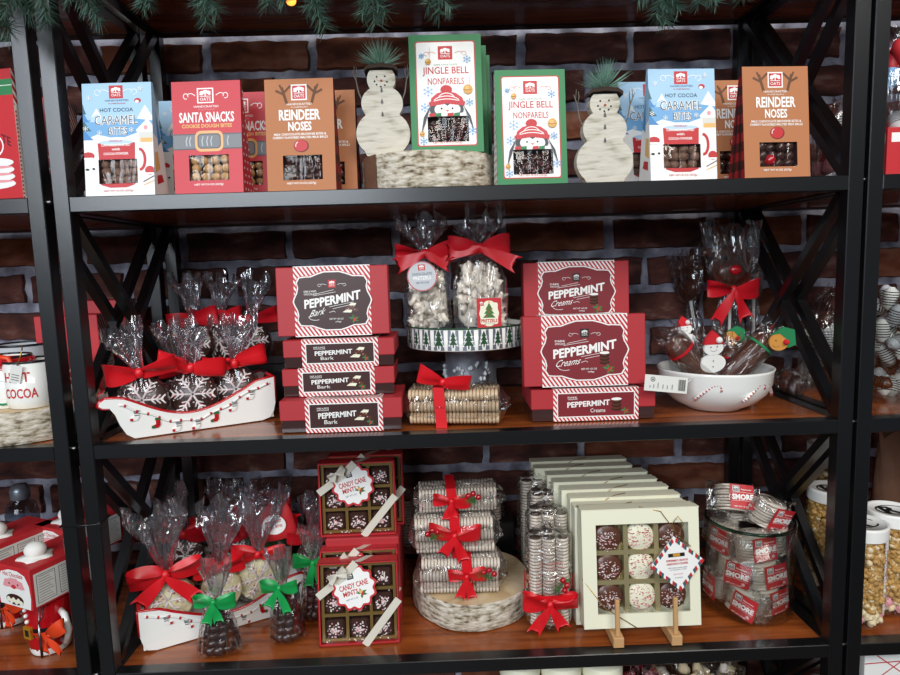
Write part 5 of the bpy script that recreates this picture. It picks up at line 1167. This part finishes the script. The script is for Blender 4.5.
# ---------------------------------------------------------------- glass jar of wafer packs
JX = (at(704, 580, .13).x+at(790, 580, .13).x)/2; JY = .127; JR = .0765; JH = .168
jr = thing('glass_jar', 'large open clear glass jar filled with red-labelled snack packs', 'jar', (JX, JY, Z3))
MB().lathe([(0, .001), (JR-.008, .0), (JR-.001, .005), (JR, .012), (JR, JH), (JR-.004, JH), (JR-.004, .012), (JR-.012, .008), (0, .008)], 'glass', 56, caps=False).build('glass_wall', jr)
MB().tube([((JR-.002)*math.cos(2*PI*i/60), (JR-.002)*math.sin(2*PI*i/60), JH) for i in range(60)], .0032, 'glass_rim', 8, closed=True).build('glass_rim', jr)
def smore_pack(label, loc, rot, seed, s=1.):
    t = thing('snack_pack', label, 'snack pack', loc, 0, 'marshmallow cookie packs in the glass jar', rot=rot); r = random.Random(seed)
    W_, H = .05*s, .044*s; b = MB(); n = 9
    for k in range(n):
        z = H*k/n; b.M = Matrix.Translation((-.004+r.uniform(-.001, .001), 0, z+.002))@Matrix.Rotation(r.uniform(-.05, .05), 4, 'Y'); b.lathe([(0, -.0018), (.0245*s, -.0018), (.026*s, 0), (.0245*s, .0018), (0, .0018)], 'roll_light', 22, sy=.78); b.lathe([(.021*s, -.0032), (.021*s, -.001)], 'roll_dark', 18, sy=.78)
    b.build('wafer_stack', t)
    l_ = MB(); M = frontM(.008, -.0225*s, H*.5, 0); l_.M = M
    def bend(x): return -((x/.03)**2)*.004
    q = [(-.0195, -.02), (-.0065, -.02), (.0065, -.02), (.0195, -.02)]; v = [(x*s, y*s, bend(x)) for x, y in q]+[(x*s, -y*s, bend(x)) for x, y in q]
    l_.add(v, [(0, 1, 5, 4), (1, 2, 6, 5), (2, 3, 7, 6)], 'red'); l_.M = Matrix(); g = G(l_, M@Matrix.Translation((0, 0, .0004))); g.step = .00003
    g.logo(-.0105*s, .0125*s, .011*s, .0095*s, 'grey_dark', 'white', 'white'); g.text('Peppermint', .006*s, .0115*s, .017*s, .003*s, 'white', .02)
    g.line([(-.017*s, .0058*s), (0, .0075*s), (.017*s, .0062*s)], .0005, 'white'); g.text("SMORE", 0, -.0005*s, .035*s, .0095*s, 'white', .05, lambda a, c_, x, y: (x, y+a*.0015)); g.line([(-.017*s, -.0075*s), (0, -.0062*s), (.017*s, -.0072*s)], .0005, 'white'); g.flake(.011*s, -.0125*s, .003*s, 'white'); g.text('NET WT 1.5 OZ', -.003*s, -.0165*s, .024*s, .0022*s, 'white', .02)
    l_.build('red_label', t)
    f = MB(); f.M = Matrix.Translation((-.002, 0, H/2))@Matrix.Rotation(PI/2, 4, 'Y')
    film(f, [(-.042*s, .024*s, .003, .2), (-.033*s, .024*s, .006, .12), (-.026*s, .025*s, .021*s, .04), (.026*s, .025*s, .021*s, .04), (.033*s, .024*s, .006, .12), (.04*s, .025*s, .003, .2)], 'film', seed); f.build('wrapper', t); return t
jp = [((.045, .02, .015), (0, 0, 1.4), 'right rear bottom'), ((-.05, .01, .02), (0, 0, -1.5), 'left edge bottom'), ((-.045, .005, .112), (0, .1, -1.1), 'left edge upper'), ((.0, .04, .15), (.2, .2, 2.9), 'rear, near the rim'), ((.045, .02, .06), (0, 0, 1.3), 'right edge middle'), ((.018, -.033, .012), (0, -.12, .35), 'lower right'), ((-.028, -.035, .012), (0, .25, -.9), 'lower left'), ((.012, -.037, .062), (0, -.15, .15), 'middle right'), ((-.036, -.022, .062), (0, .1, -.7), 'middle left'), ((-.008, -.037, .112), (0, -.12, .05), 'upper'), ((.04, -.012, .11), (0, .1, .9), 'upper right edge'), ((-.02, .03, .02), (0, 0, 2.6), 'rear bottom'), ((.03, .035, .065), (0, 0, 2.2), 'rear middle'), ((-.03, .03, .11), (0, 0, -2.4), 'rear upper'), ((.018, -.012, .165), (.3, .3, .3), 'on top, tilted'), ((-.03, .0, .182), (-.5, .12, -.1), 'on top, lying back')]
for k, (l_, r_, w_) in enumerate(jp):
    smore_pack('clear red-labelled snack pack in the glass jar, %s' % w_, (JX+l_[0], JY+l_[1], Z3+l_[2]), r_, 60+k, 1.08)
# ---------------------------------------------------------------- garland along the top
gl = thing('fir_garland', 'green fir garland hanging over the top front edge of the shelves', 'garland', (0, -.03, 1.79))
core = MB(); core.tube([(-1.0+.05*k, .012*math.sin(k*1.3), .012*math.sin(k*.9)) for k in range(41)], .012, 'twig', 8); core.build('garland_rope', gl)
def fir_branch(px, py, Y, w_, ln, ang, seed, m='needle'):
    tip = at(px, py, Y); r = random.Random(seed); d = Vector((math.sin(ang), r.uniform(-.1, .15), -math.cos(ang))).normalized()
    b = MB(); root = tip-d*ln; off = Vector((0, -.03, 1.79)); pts = [root+d*ln*t+Vector((0, .006*math.sin(t*3), 0)) for t in (0, .25, .5, .75, .96)]
    b.tube([p-off for p in pts], [.002, .0018, .0015, .0012, .0006], 'twig', 6)
    n = int(ln/.00052)
    for k in range(n):
        t = r.random()**.85; p = root+d*ln*t-off; a = r.uniform(0, 6.28); sd = d.orthogonal().normalized(); sd2 = d.cross(sd)
        e = (sd*math.cos(a)+sd2*math.sin(a))*.85+d*r.uniform(.35, .9); e.normalize(); L = w_*r.uniform(.75, 1.05)*(1-.25*t); q = .0007
        s_ = e.cross(Vector((.2, .3, .9))).normalized()*q; t_ = e.cross(s_).normalized()*q
        m_ = m if r.random() < .7 else 'needle_dark'
        b.add([p+s_, p-s_*.5+t_*.87, p-s_*.5-t_*.87, p+e*L*.7+s_*.6, p+e*L*.7-s_*.5, p+e*L], [(0, 1, 4, 3), (1, 2, 4), (2, 0, 3, 4), (3, 4, 5)], m_)
    b.build('fir_branch', gl)
for k, (px, py, w_, ln, an, Y) in enumerate(((2, 16, .03, .14, -.5, -.07), (10, 30, .03, .12, .7, -.06), (-8, 20, .03, .12, .2, -.08), (32, 12, .03, .12, .9, -.05), (48, 22, .03, .1, .1, -.06), (70, 0, .026, .12, .3, -.05), (100, 20, .026, .12, .6, -.04), (88, 2, .026, .1, -.4, -.04), (142, 6, .024, .1, -.15, -.05), (150, 4, .024, .08, .5, -.05), (206, 22, .026, .15, .0, -.05), (218, 12, .024, .12, .5, -.05), (196, 6, .024, .1, -.5, -.05), (268, 4, .026, .1, .1, -.05), (284, 2, .022, .1, .6, -.05), (316, 14, .026, .12, -.2, -.05), (326, 28, .026, .14, .4, -.05), (306, 8, .024, .1, -.7, -.05), (362, 18, .026, .14, -.3, -.05), (376, 24, .026, .15, .2, -.05), (386, 12, .024, .12, .7, -.05), (440, 14, .026, .13, .2, -.05), (452, 8, .022, .1, .8, -.05), (428, 4, .024, .1, -.4, -.05),
        (656, 14, .026, .12, -.4, -.05), (666, 24, .026, .15, .1, -.05), (680, 10, .024, .12, .6, -.05), (700, 3, .022, .1, .2, -.05), (716, 2, .022, .1, .7, -.05), (742, -2, .022, .08, .3, -.05), (638, 0, .022, .08, -.8, -.05), (520, -16, .024, .1, .1, -.05), (580, -18, .024, .1, -.1, -.05))):
    fir_branch(px, py, Y, w_*1.3, ln, an, 100+k)
p = at(291, 1, -.045)-Vector((0, -.03, 1.79)); lb = MB(); lb.ball(p, .006, 'bulb', 12, 8, (1.2, 1, 1)); tag(lb.build('light_bulb', gl), label='small glowing orange bulb')
# ---------------------------------------------------------------- left neighbour
def px0(px, py, Y): return at(px, py, Y).x
# red printed bag-box with striped gusset
def striped_box(label, loc, rz, name='striped_carton', S=1., txt=False):
    t = thing(name, label, 'candy box', loc, rz); t.scale = (S,)*3; b = MB(); W_, H, D = .11, .19, .055
    b.bbox(-W_/2, W_/2, 0, D, 0, H, 'red', .001); g = G(b, frontM(-W_/2, 0, 0), W_, H); g.step = .00003
    (g.rect(0, 1, .8, .92, 'green'), g.rect(0, 1, .87, .875, 'white')) if txt else None; g.text('CHOCOLATE', .5, .5, .8, .07, 'plaid_mid', .02, lambda a, c, x, y: (x, y-a*a*.25)); g.ell(.62, .42, .16, .09, 'white'); g.ell(.62, .42, .14, .075, 'red')
    for k in range(4): g.ell(.55, .12+.055*k, .36, .04, 'white')
    for k in range(3): g.ell(.55, .14+.055*k, .34, .012, 'pink')
    M = Matrix.Translation((W_/2+.0003, 0, 0))@Matrix(((0, 0, 1, 0), (1, 0, 0, 0), (0, 1, 0, 0), (0, 0, 0, 1))); g = G(b, M); g.step = .00004; g.rect(0, D, 0, H, 'white'); stripes(g, 0.0, D, H*.72, H, .005, 'red', .7); g.rect(.003, D, .005, H*.72, 'paper')
    stripes(g, 0.0, .003, 0.0, H*.72, .0016, 'red', .02) if False else [g.rect(0, .0025, .006*k, .006*k+.003, 'red') for k in range(22)]
    for k in range(26): g.rect(.008, D-.008-(.01 if k % 4 == 3 else 0), .01+.0048*k, .0115+.0048*k, 'ink')
    b.build('printed_box', t); return t
p = at(12, 197, .015); striped_box('red chocolate carton with striped side on the top shelf of the left bay', (p.x-.03, .015, Z1), -.18, S=.98, txt=True)
p = at(70, 150, .2); striped_box('red chocolate carton with striped side further back in the left bay, top shelf', (p.x-.048, .17, Z1), .12)
p = at(92, 400, .12); striped_box('red chocolate carton with striped side on the middle shelf behind the left posts', (p.x-.085, .21, Z2), .1, S=1.0)
striped_box('red chocolate carton with striped side tallest behind the left middle cross brace', (p.x-.085, .3, Z2), .1, S=1.12)
dx0 = at(52, 425, .02).x
birch_disc('log_slice', 'round birch log slice under the white mugs in the left bay', (dx0-.105, .125, Z2), .118, .052, seed=9)
zm = Z2+.053
def mug(label, loc, rz, body='ceramic', rim='enamel_rim', txt=None, R=.038, H=.078, cat='mug'):
    t = thing('mug', label, cat, loc, rz); b = MB()
    b.lathe([(R*.86, 0), (R*.93, .004), (R, .012), (R, H), (R-.002, H), (R-.002, .01), (0, .006)], body, 40, caps=False); b.lathe([(0, 0), (R*.86, 0)], body, 40, caps=False); b.build('mug_body', t)
    MB().tube([((R-.0005)*math.cos(2*PI*i/40), (R-.0005)*math.sin(2*PI*i/40), H) for i in range(40)], .0022, rim, 6, closed=True).build('rim', t)
    MB().tube([(R-.002, 0, H*.82), (R+.014, 0, H*.84), (R+.026, 0, H*.72), (R+.028, 0, H*.52), (R+.02, 0, H*.32), (R-.002, 0, H*.24)], .0048, body, 10, flat=1.2).build('handle', t)
    return t
def wrap_text(b, s_, a0, z, w, h, R, m, warp=0, bold=.02):
    vs, f = text_mesh(s_, bold); b.add([((R+.0004)*math.cos(a0+x*w/R), (R+.0004)*math.sin(a0+x*w/R), z+y*h) for x, y in vs], f, m)
m1 = at(34, 398, .05)
t = mug('white enamel mug with HOT COCOA in red beside the left post', (at(33, 398, .07).x, .07, zm), -.6+PI/2+.6, H=.075); b = MB(); wrap_text(b, 'HOT', PI*.9+PI/2*.2-.1, .052, .04, .016, .038, 'red'); wrap_text(b, 'COCOA', PI, .026, .05, .016, .038, 'red'); b.build('red_lettering', t)
t.rotation_euler = (0, 0, .38+PI/2-.25)
t = mug('white snowman mug with a red cane handle and green spot at the left edge', (at(8, 398, .07).x, .075, zm), 0, H=.082, R=.036); b = MB()
b.tube([((.0365)*math.cos(a/10), .0365*math.sin(a/10), .074) for a in range(0, 63)], .0055, 'ceramic_red', 8)
for k in range(6): b.tube([(.0368*math.cos(a/10), .0368*math.sin(a/10), .064+.003*k) for a in range(0, 63)], .0012, 'red' if k % 2 else 'pink', 5)
b.build('red_band', t)
b = MB(); 
vs = [(.0364*math.cos(-PI/2+.35+q*.5*math.cos(k*PI/12)), .0364*math.sin(-PI/2+.35+q*.5*math.cos(k*PI/12)), .026+q*.02*math.sin(k*PI/12)) for q in (1,) for k in range(24)]; b.add(vs, [tuple(range(24))], 'felt_green'); b.build('green_spot', t)
b = MB(); 
for q in (-.5, -.35, -.2, -.05): b.ball((.0366*math.cos(-PI/2+q), .0366*math.sin(-PI/2+q), .05-.01*math.sin((q+.3)*4)), .0013, 'black', 6, 4)
b.tube([(.036*math.cos(-PI/2-.3), .036*math.sin(-PI/2-.3), .056), (.041*math.cos(-PI/2-.1), .041*math.sin(-PI/2-.1), .055)], [.0018, .0005], 'orange', 6); b.build('snowman_face', t)
b = MB(); b.tube([(.012, -.035, .085), (.026, -.032, .082), (.034, -.034, .066), (.033, -.036, .04)], .0042, 'satin_orange', 8); b.build('cane_handle', t)
tg = thing('paper_tag', 'small white paper tag on gold cord hanging between the two front mugs', 'tag', tuple(at(16, 373, .03)), 0, rot=(0, .25, 0)); b = MB(); b.box(-.009, .009, -.0004, .0004, -.016, .012, 'paper'); g = G(b, frontM(0, -.0004, 0)); g.step = .00005
for z_ in (-.004, -.008, -.012): g.rect(-.006, .006, z_, z_+.0012, 'ink')
b.build('card', tg); MB().tube([(0, 0, .012), (.002, .002, .03), (0, .006, .042)], .0012, 'gold_cord', 6).build('cord', tg)
t = mug('grey enamel mug standing behind the white HOT COCOA mug', (at(20, 360, .17).x, .18, zm), -.0, 'grey_light', 'enamel_rim', R=.042, H=.09)
# santa cocoa mugs
def santa_set(label, loc, rz, seed=0):
    t = thing('cocoa_gift_set', label, 'gift set', loc, rz); b = MB(); H = .098
    b.lathe([(.03, 0), (.031, .003), (.034, H*.4), (.0375, H), (.0355, H), (.03, .01), (0, .008)], None, 40, mats=['ceramic', 'ceramic', 'ceramic_red', 'ceramic', 'ceramic', 'ceramic'], caps=False)
    b.lathe([(.0312, .006), (.0325, .014), (.035, .036)], 'ceramic_red', 40, caps=False); b.lathe([(.0342, .036), (.0355, .052)], 'enamel_rim', 40, caps=False)
    b.lathe([(.0349, .0535), (.0379, H-.004)], 'ceramic_red', 40, caps=False)
    b.lathe([(.0315, .004), (.0322, .012)], 'ceramic', 40, rad=lambda a, z, j: 1+.012*math.sin(a*16)*(j == 1), caps=False); MG = b.build('mug_body', t)
    q = MB(); q.box(-.009, .009, -.0385, -.034, .034, .055, 'gold_bell'); q.box(-.0045, .0045, -.0392, -.034, .039, .05, 'enamel_rim'); q.build('buckle', MG)
    for k in range(3): MB().ball((0, -.0365-.0008*k, .064+.011*k), .0036, 'ceramic', 10, 6).build('button', MG)
    MB().tube([(.033, 0, H*.75), (.052, -.006, H*.72), (.062, -.008, H*.5), (.052, -.006, H*.24), (.031, 0, H*.2)], .0055, 'ceramic', 10).build('handle', MG)
    bx_ = MB(); W_, D, BH_ = .085, .125, .07; z = H+.001
    bx_.M = Matrix.Translation((0, .012, z)); bx_.bbox(-W_/2, W_/2, -D/2, D/2, 0, BH_, 'red', .001)
    g = G(bx_, frontM(0, -D/2, 0)); g.step = .00005
    g.poly([(-.038, .001), (-.041, .02), (-.039, .042), (-.03, .058), (-.01, .064), (.012, .064), (.03, .058), (.039, .042), (.041, .02), (.038, .001)], 'white')
    g.text('Hot Chocolate', 0, .0655 if False else .056, .05, .008, 'red', .02); g.text('COCOA MIX', 0, .049, .022, .003, 'ink'); g.poly([(-.028, .034), (-.022, .046), (0, .05), (.022, .046), (.028, .034), (.0, .028)], 'pink')
    g.ell(-.011, .04, .0018, .0018, 'black', 8); g.ell(.011, .04, .0018, .0018, 'black', 8); g.ell(0, .034, .0065, .0048, 'santa_red', 14)
    g.ell(-.011, .029, .012, .0045, 'white', 14); g.ell(.011, .029, .012, .0045, 'white', 14); g.ell(0, .013, .022, .0095, 'label_brown', 20)
    for k in range(6): g.ell(-.016+.0064*k, .012-.003*(k % 2), .0045, .0045, 'cream', 10)
    M = Matrix.Translation((W_/2+.0003, -D/2, 0))@Matrix(((0, 0, 1, 0), (1, 0, 0, 0), (0, 1, 0, 0), (0, 0, 0, 1))); g = G(bx_, M); g.step = .00005; g.rect(.006, D-.008, .004, BH_-.01, 'paper')
    for k in range(3): 
        g.rect(.01+.038*k, .042+.038*k, .008, BH_-.014, 'ink'); g.rect(.011+.038*k, .041+.038*k, .009, BH_-.015, 'paper')
        for j in range(10): g.rect(.013+.038*k, .038+.038*k-(j % 3)*.003, .012+.0045*j, .0128+.0045*j, 'ink')
    bx_.build('printed_box', t)
    w_ = MB(); w_.M = Matrix.Translation((0, -.01, z+BH_)); w_.ball((0, 0, .012), .0165, 'felt_white', 20, 12, (1.1, 1, .8)); w_.lathe([(.026, 0), (.026, .0015), (.01, .003)], 'felt_white', 18, rad=lambda a, zz, j: 1+.15*math.sin(a*5)); w_.build('white_pompom', t)
    w_ = MB(); bow(w_, (.05, -.03, .05), .036, 'satin_orange', True, seed=seed+1, droop=.5, ang=-.4); w_.build('bow', t)
    wh = MB(); 
    for k in range(4):
        a = PI*k/4; wh.tube([(.036+.009*math.sin(u*PI/8)*math.cos(a), -.04+.009*math.sin(u*PI/8)*math.sin(a), .07+.042*(1-u/8)) for u in range(9)], .0006, 'bolt', 4)
    wh.tube([(.036, -.04, .07), (.036, -.04, .01)], .0022, 'bolt', 8); wh.build('whisk', t)
    return t
p = onz(32, 658, Z3); santa_set('santa-suit mug with a red hot chocolate box on top, nearest in the left bay', (p.x+.012, p.y+.035, Z3), -.42, 1)
p2 = onz(-6, 650, Z3); santa_set('santa-suit mug with an orange bow, cut off by the left photo edge', (p2.x-.035, p2.y+.10, Z3), -.42, 2)
santa_set('santa-suit mug with hot chocolate box half hidden behind the left posts', (at(62, 600, .2).x+.01, .245, Z3), -.42, 3)
t = thing('glass_bottle', 'small clear glass shaker at the back of the left bay bottom shelf', 'bottle', (at(14, 500, .31).x, .33, Z3)); MB().lathe([(.03, 0), (.031, .15), (.026, .17), (.016, .18), (.016, .185)], 'glass_grey', 24, caps=False).build('bottle_body', t); MB().lathe([(.018, .183), (.019, .2), (.014, .212), (0, .214)], 'galvanised', 24).build('cap', t)
# ---------------------------------------------------------------- right neighbour
p = at(893, 172, .03)
def wrapped_pieces(name, label, cat, loc, W_, H, D, cols, seed, n=22):
    t = thing(name, label, cat, loc); r = random.Random(seed); b = MB()
    for k in range(n):
        b.M = Matrix.Translation((r.uniform(-W_/2+.015, W_/2-.015), r.uniform(-D/2+.01, D/2-.01), r.uniform(.012, H-.02)))@Matrix.Rotation(r.uniform(0, 6), 4, 'Z')@Matrix.Rotation(r.uniform(-.8, .8), 4, 'X'); m = cols[k % len(cols)]
        b.lathe([(.006, -.02), (.013, -.012), (.014, .012), (.006, .02)], m, 12)
        if m == 'white' or m == 'roll_light':
            for q in range(5): b.lathe([(.0143, -.012+.005*q), (.0143, -.0105+.005*q)], 'enamel_rim', 12, caps=False)
    tag(b.build('wrapped_sweets', t), kind='stuff'); f = MB(); film(f, [(0, W_*.46, D*.46, .03), (.01, W_*.52, D*.52, .05), (H*.6, W_*.52, D*.5, .08), (H*.9, W_*.3, D*.3, .15), (H, W_*.2, D*.1, .3)], 'film', seed); f.build('wrapper', t); return t
cbx = MB(); cbx.bbox(p.x-.018, p.x+.13, .02, .13, Z1, Z1+.072, 'red', .001); g = G(cbx, frontM(p.x, .02, Z1)); g.rect(-.012, .02, .05, .064, 'white')
for k in range(5): g.rect(.004, .02, .01+.008*k, .013+.008*k, 'white')
tag(cbx.build('gift_box'), 'red box standing on the top shelf of the right bay at the photo edge', 'box')
wrapped_pieces('candy_bag', 'clear bag of red and white wrapped sweets on the red box, right bay', 'candy bag', (p.x+.045, .07, Z1+.073), .12, .15, .09, ['red', 'white', 'pink', 'red', 'sky_mid'], 5, 30)
wrapped_pieces('candy_bag', 'clear bag of red and white sweets seen through the right cross brace, top shelf', 'candy bag', (at(838, 110, .26).x+.03, .29, Z1+.03), .1, .15, .08, ['red', 'white', 'pink'], 6, 24)
tag(MB().bbox(at(838, 110, .26).x-.02, at(838, 110, .26).x+.08, .25, .33, Z1, Z1+.029, 'metal_black', .002).build('display_riser'), 'dark display block under the sweets bag in the right bay', 'display block')
def jar_of(label, loc, R, H, cols, seed, lid=None, n=60, name='candy_jar', cat='jar'):
    t = thing(name, label, cat, loc); r = random.Random(seed); b = MB()
    for k in range(n):
        a = r.uniform(0, 6.28); q = (R-.016)*math.sqrt(r.uniform(.3, 1)); b.M = Matrix.Translation((q*math.cos(a), q*math.sin(a), .014+(H-.03)*k/n))@Matrix.Rotation(r.uniform(0, 6), 4, 'Z')@Matrix.Rotation(r.uniform(0, 3), 4, 'X'); m = cols[k % len(cols)]
        b.lathe([(.004, -.02), (.011, -.012), (.012, .012), (.004, .02)], m, 10)
        for q_ in range(6): b.lathe([(.0122, -.011+.0044*q_), (.0122, -.0095+.0044*q_)], 'enamel_rim', 10, caps=False)
    tag(b.build('wrapped_sweets', t), kind='stuff'); MB().lathe([(R-.006, 0), (R, .006), (R, H), (R-.003, H), (R-.003, .01), (0, .008)], 'glass', 40, caps=False).build('glass_wall', t); return t
jar_of('glass jar of striped wrapped sweets on the middle shelf of the right bay', (at(900, 400, .1).x+.032, .13, Z2), .08, .2, ['white', 'grey_light', 'choc_milk', 'white'], 4, n=90)
wrapped_pieces('candy_bag', 'heap of black and white wrapped sweets behind the right middle cross brace', 'candy bag', (at(822, 330, .25).x+.045, .27, Z2), .13, .19, .12, ['white', 'grey_light', 'choc_milk', 'roll_light'], 8, 40)
t = wrapped_pieces('candy_bag', 'flat clear bag of dark sweets lying right of the candy-cane bowl', 'candy bag', (at(795, 385, .22).x-.005, .215, Z2), .07, .045, .08, ['choc', 'grey_light', 'choc_milk'], 9, 7)
POP = {}
def popcorn_tub(label, loc, seed, R=.042, H=.2):
    t = thing('popcorn_tub', label, 'popcorn tub', loc); r = random.Random(seed)
    if 'k' not in POP:
        for kk in range(2):
            b = MB()
            for q in range(6): d = Vector((r.uniform(-1, 1), r.uniform(-1, 1), r.uniform(-1, 1))).normalized(); b.ball(d*.0045, .0055, 'popcorn' if q else 'popcorn_light', 8, 6, wob=.5, seed=q)
            POP[kk] = b
        POP['k'] = 1
    b = MB(); N = 230
    for k in range(N):
        a = k*2.399963; z = .012+(H-.035)*k/N; q = R-.0085
        b.M = Matrix.Translation((q*math.cos(a)+r.uniform(-.002, .002), q*math.sin(a)+r.uniform(-.002, .002), z))@Matrix.Rotation(r.uniform(0, 6), 4, 'X')@Matrix.Rotation(r.uniform(0, 6), 4, 'Z'); s_ = POP[k % 2]
        mm = [s_.ms[i] for i in s_.mi] if z > .03 else ['sprinkle_pink' if r.random() < .4 else 'popcorn_light']*len(s_.mi); b.add(s_.v, s_.f, mm, True)
    tag(b.build('popcorn', t), kind='stuff')
    MB().lathe([(0, .004), (R-.003, .004), (R-.001, .002), (R, .006), (R, H-.02), (R-.002, H-.016)], 'pane', 36, caps=False).build('clear_wall', t)
    l_ = MB(); l_.lathe([(R+.001, H-.022), (R+.0015, H-.004), (R+.0015, H), (R-.003, H+.001), (R-.004, H-.002), (0, H-.002)], 'white', 40); 
    g = G(l_, Matrix.Translation((0, 0, H-.0018))); g.step = .0001; g.text('R', -.004, 0, .03, .034, 'black', .04); g.arc(0, 0, .026, .02, 20, 340, .003, 'black', 20); l_.build('lid', t)
    q = MB(); 
    for k in range(6):
        a0 = -PI/2+.45+k*.07; q.add([((R+.0006)*math.cos(a0+e), (R+.0006)*math.sin(a0+e), z) for e, z in ((0, .03), (.07, .03), (.07, H-.022), (0, H-.022))], [(0, 1, 2, 3)], 'white')
    for k in range(26):
        for a0 in (-PI/2+.46, -PI/2+.83): q.add([((R+.0011)*math.cos(a0+e), (R+.0011)*math.sin(a0+e), z) for e, z in ((0, .032+.0056*k), (.03, .034+.0056*k), (.03, .0365+.0056*k), (0, .0345+.0056*k))], [(0, 1, 2, 3)], 'red' if k % 2 else 'green')
    vs_, f_ = text_mesh('PEPPERMINT POPCORN', .02); q.add([((R+.0012)*math.cos(-PI/2+.67-y*.13), (R+.0012)*math.sin(-PI/2+.67-y*.13), H*.5-x*.1) for x, y in vs_], f_, 'red'); q.build('label_strip', t); return t
pa = onz(871, 632, Z3); popcorn_tub('clear popcorn tub nearest the right post with a white lid', (pa.x+.004, pa.y+.042, Z3), 3, .04, .178)
popcorn_tub('clear popcorn tub cut off by the right edge of the photo', (pa.x+.082, pa.y+.075, Z3), 4, .04, .185)
popcorn_tub('clear popcorn tub behind the one nearest the right post', (pa.x+.02, pa.y+.15, Z3), 5, .04, .2)
popcorn_tub('clear popcorn tub seen through the lower right cross brace', (at(822, 520, .27).x+.03, .29, Z3), 6, .046, .25)
t = thing('paper_pouch', 'tan paper pouch standing behind the popcorn tubs', 'pouch', (at(892, 450, .32).x, .32, Z3), .2); b = MB(); film(b, [(0, .035, .02, .03), (.1, .037, .03, .04), (.2, .035, .02, .08), (.26, .035, .004, .1)], 'bark_brown', 4, n=30); b.build('pouch_body', t)
# ---------------------------------------------------------------- what peeks up from the lowest shelf
for k, px in enumerate((522, 562, 602)):
    p = at(px, 672, .03); t = thing('white_tin', 'white lidded tin below the bottom shelf rail, %s' % ('leftmost of three', 'middle of three', 'rightmost of three')[k], 'tin', (p.x+.004*k, .062, Z4)); H = at(px, 665, .045).z-Z4
    MB().lathe([(.033, 0), (.034, .004), (.034, H-.02)], 'cream', 32).build('tin_body', t); l_ = MB(); l_.lathe([(.0355, H-.022), (.036, H-.004), (.034, H), (.0, H)], 'cream', 32); g = G(l_, Matrix.Translation((0, 0, H))); g.step = .0002; g.text('OATS', 0, 0, .026, .008, 'grey_dark', .02); l_.build('lid', t)
wrapped_pieces('candy_bag', 'clear bag of pale sweets with a red bow peeking up from the lowest shelf', 'candy bag', (at(645, 668, .06).x, .075, Z4+.13), .1, .165, .08, ['red', 'white', 'pink'], 15, 26)
pz = at(700, 668, .08); t = thing('popcorn_bag', 'clear bag of pale popcorn peeking up from the lowest shelf, right of the red one', 'popcorn bag', (pz.x, .08, Z4+.13)); b = MB(); r = random.Random(8)
for k in range(70): b.ball((r.uniform(-.07, .07), r.uniform(-.04, .03), r.uniform(.08, .155)), .011, 'popcorn_light' if k % 3 else 'white_coat', 8, 6, wob=.6, seed=k)
b.lathe([(.05, 0), (.06, .01), (.06, .11), (.03, .13)], 'popcorn_light', 16, sx=1.2, sy=.6)
tag(b.build('popcorn', t), kind='stuff'); f = MB(); film(f, [(0, .075, .045, .03), (.1, .086, .055, .05), (.155, .08, .045, .08), (.168, .05, .02, .2)], 'film', 4); f.build('wrapper', t)
for x0, x1, lb in ((at(620, 668, .06).x-.03, pz.x+.09, 'long dark display block on the lowest shelf under the two bags'),):
    tag(MB().bbox(x0, x1, .03, .15, Z4, Z4+.1295, 'metal_black', .002).build('display_riser'), lb, 'display block')
q = at(872, 668, .04); b = MB(); b.bbox(q.x-.02, q.x+.14, .03, .13, Z4, at(885, 655, .03).z, 'white', .001); g = G(b, frontM(q.x, .03, at(885, 655, .03).z-.06)); g.line([(-.02, 0), (.06, .06)], .002, 'red'); g.line([(.0, .06), (.08, .0)], .002, 'red'); g.line([(-.02, .045), (.1, .05)], .002, 'red'); 
tag(b.build('gift_box'), 'white box with thin red lines on the lowest shelf of the right bay', 'box')
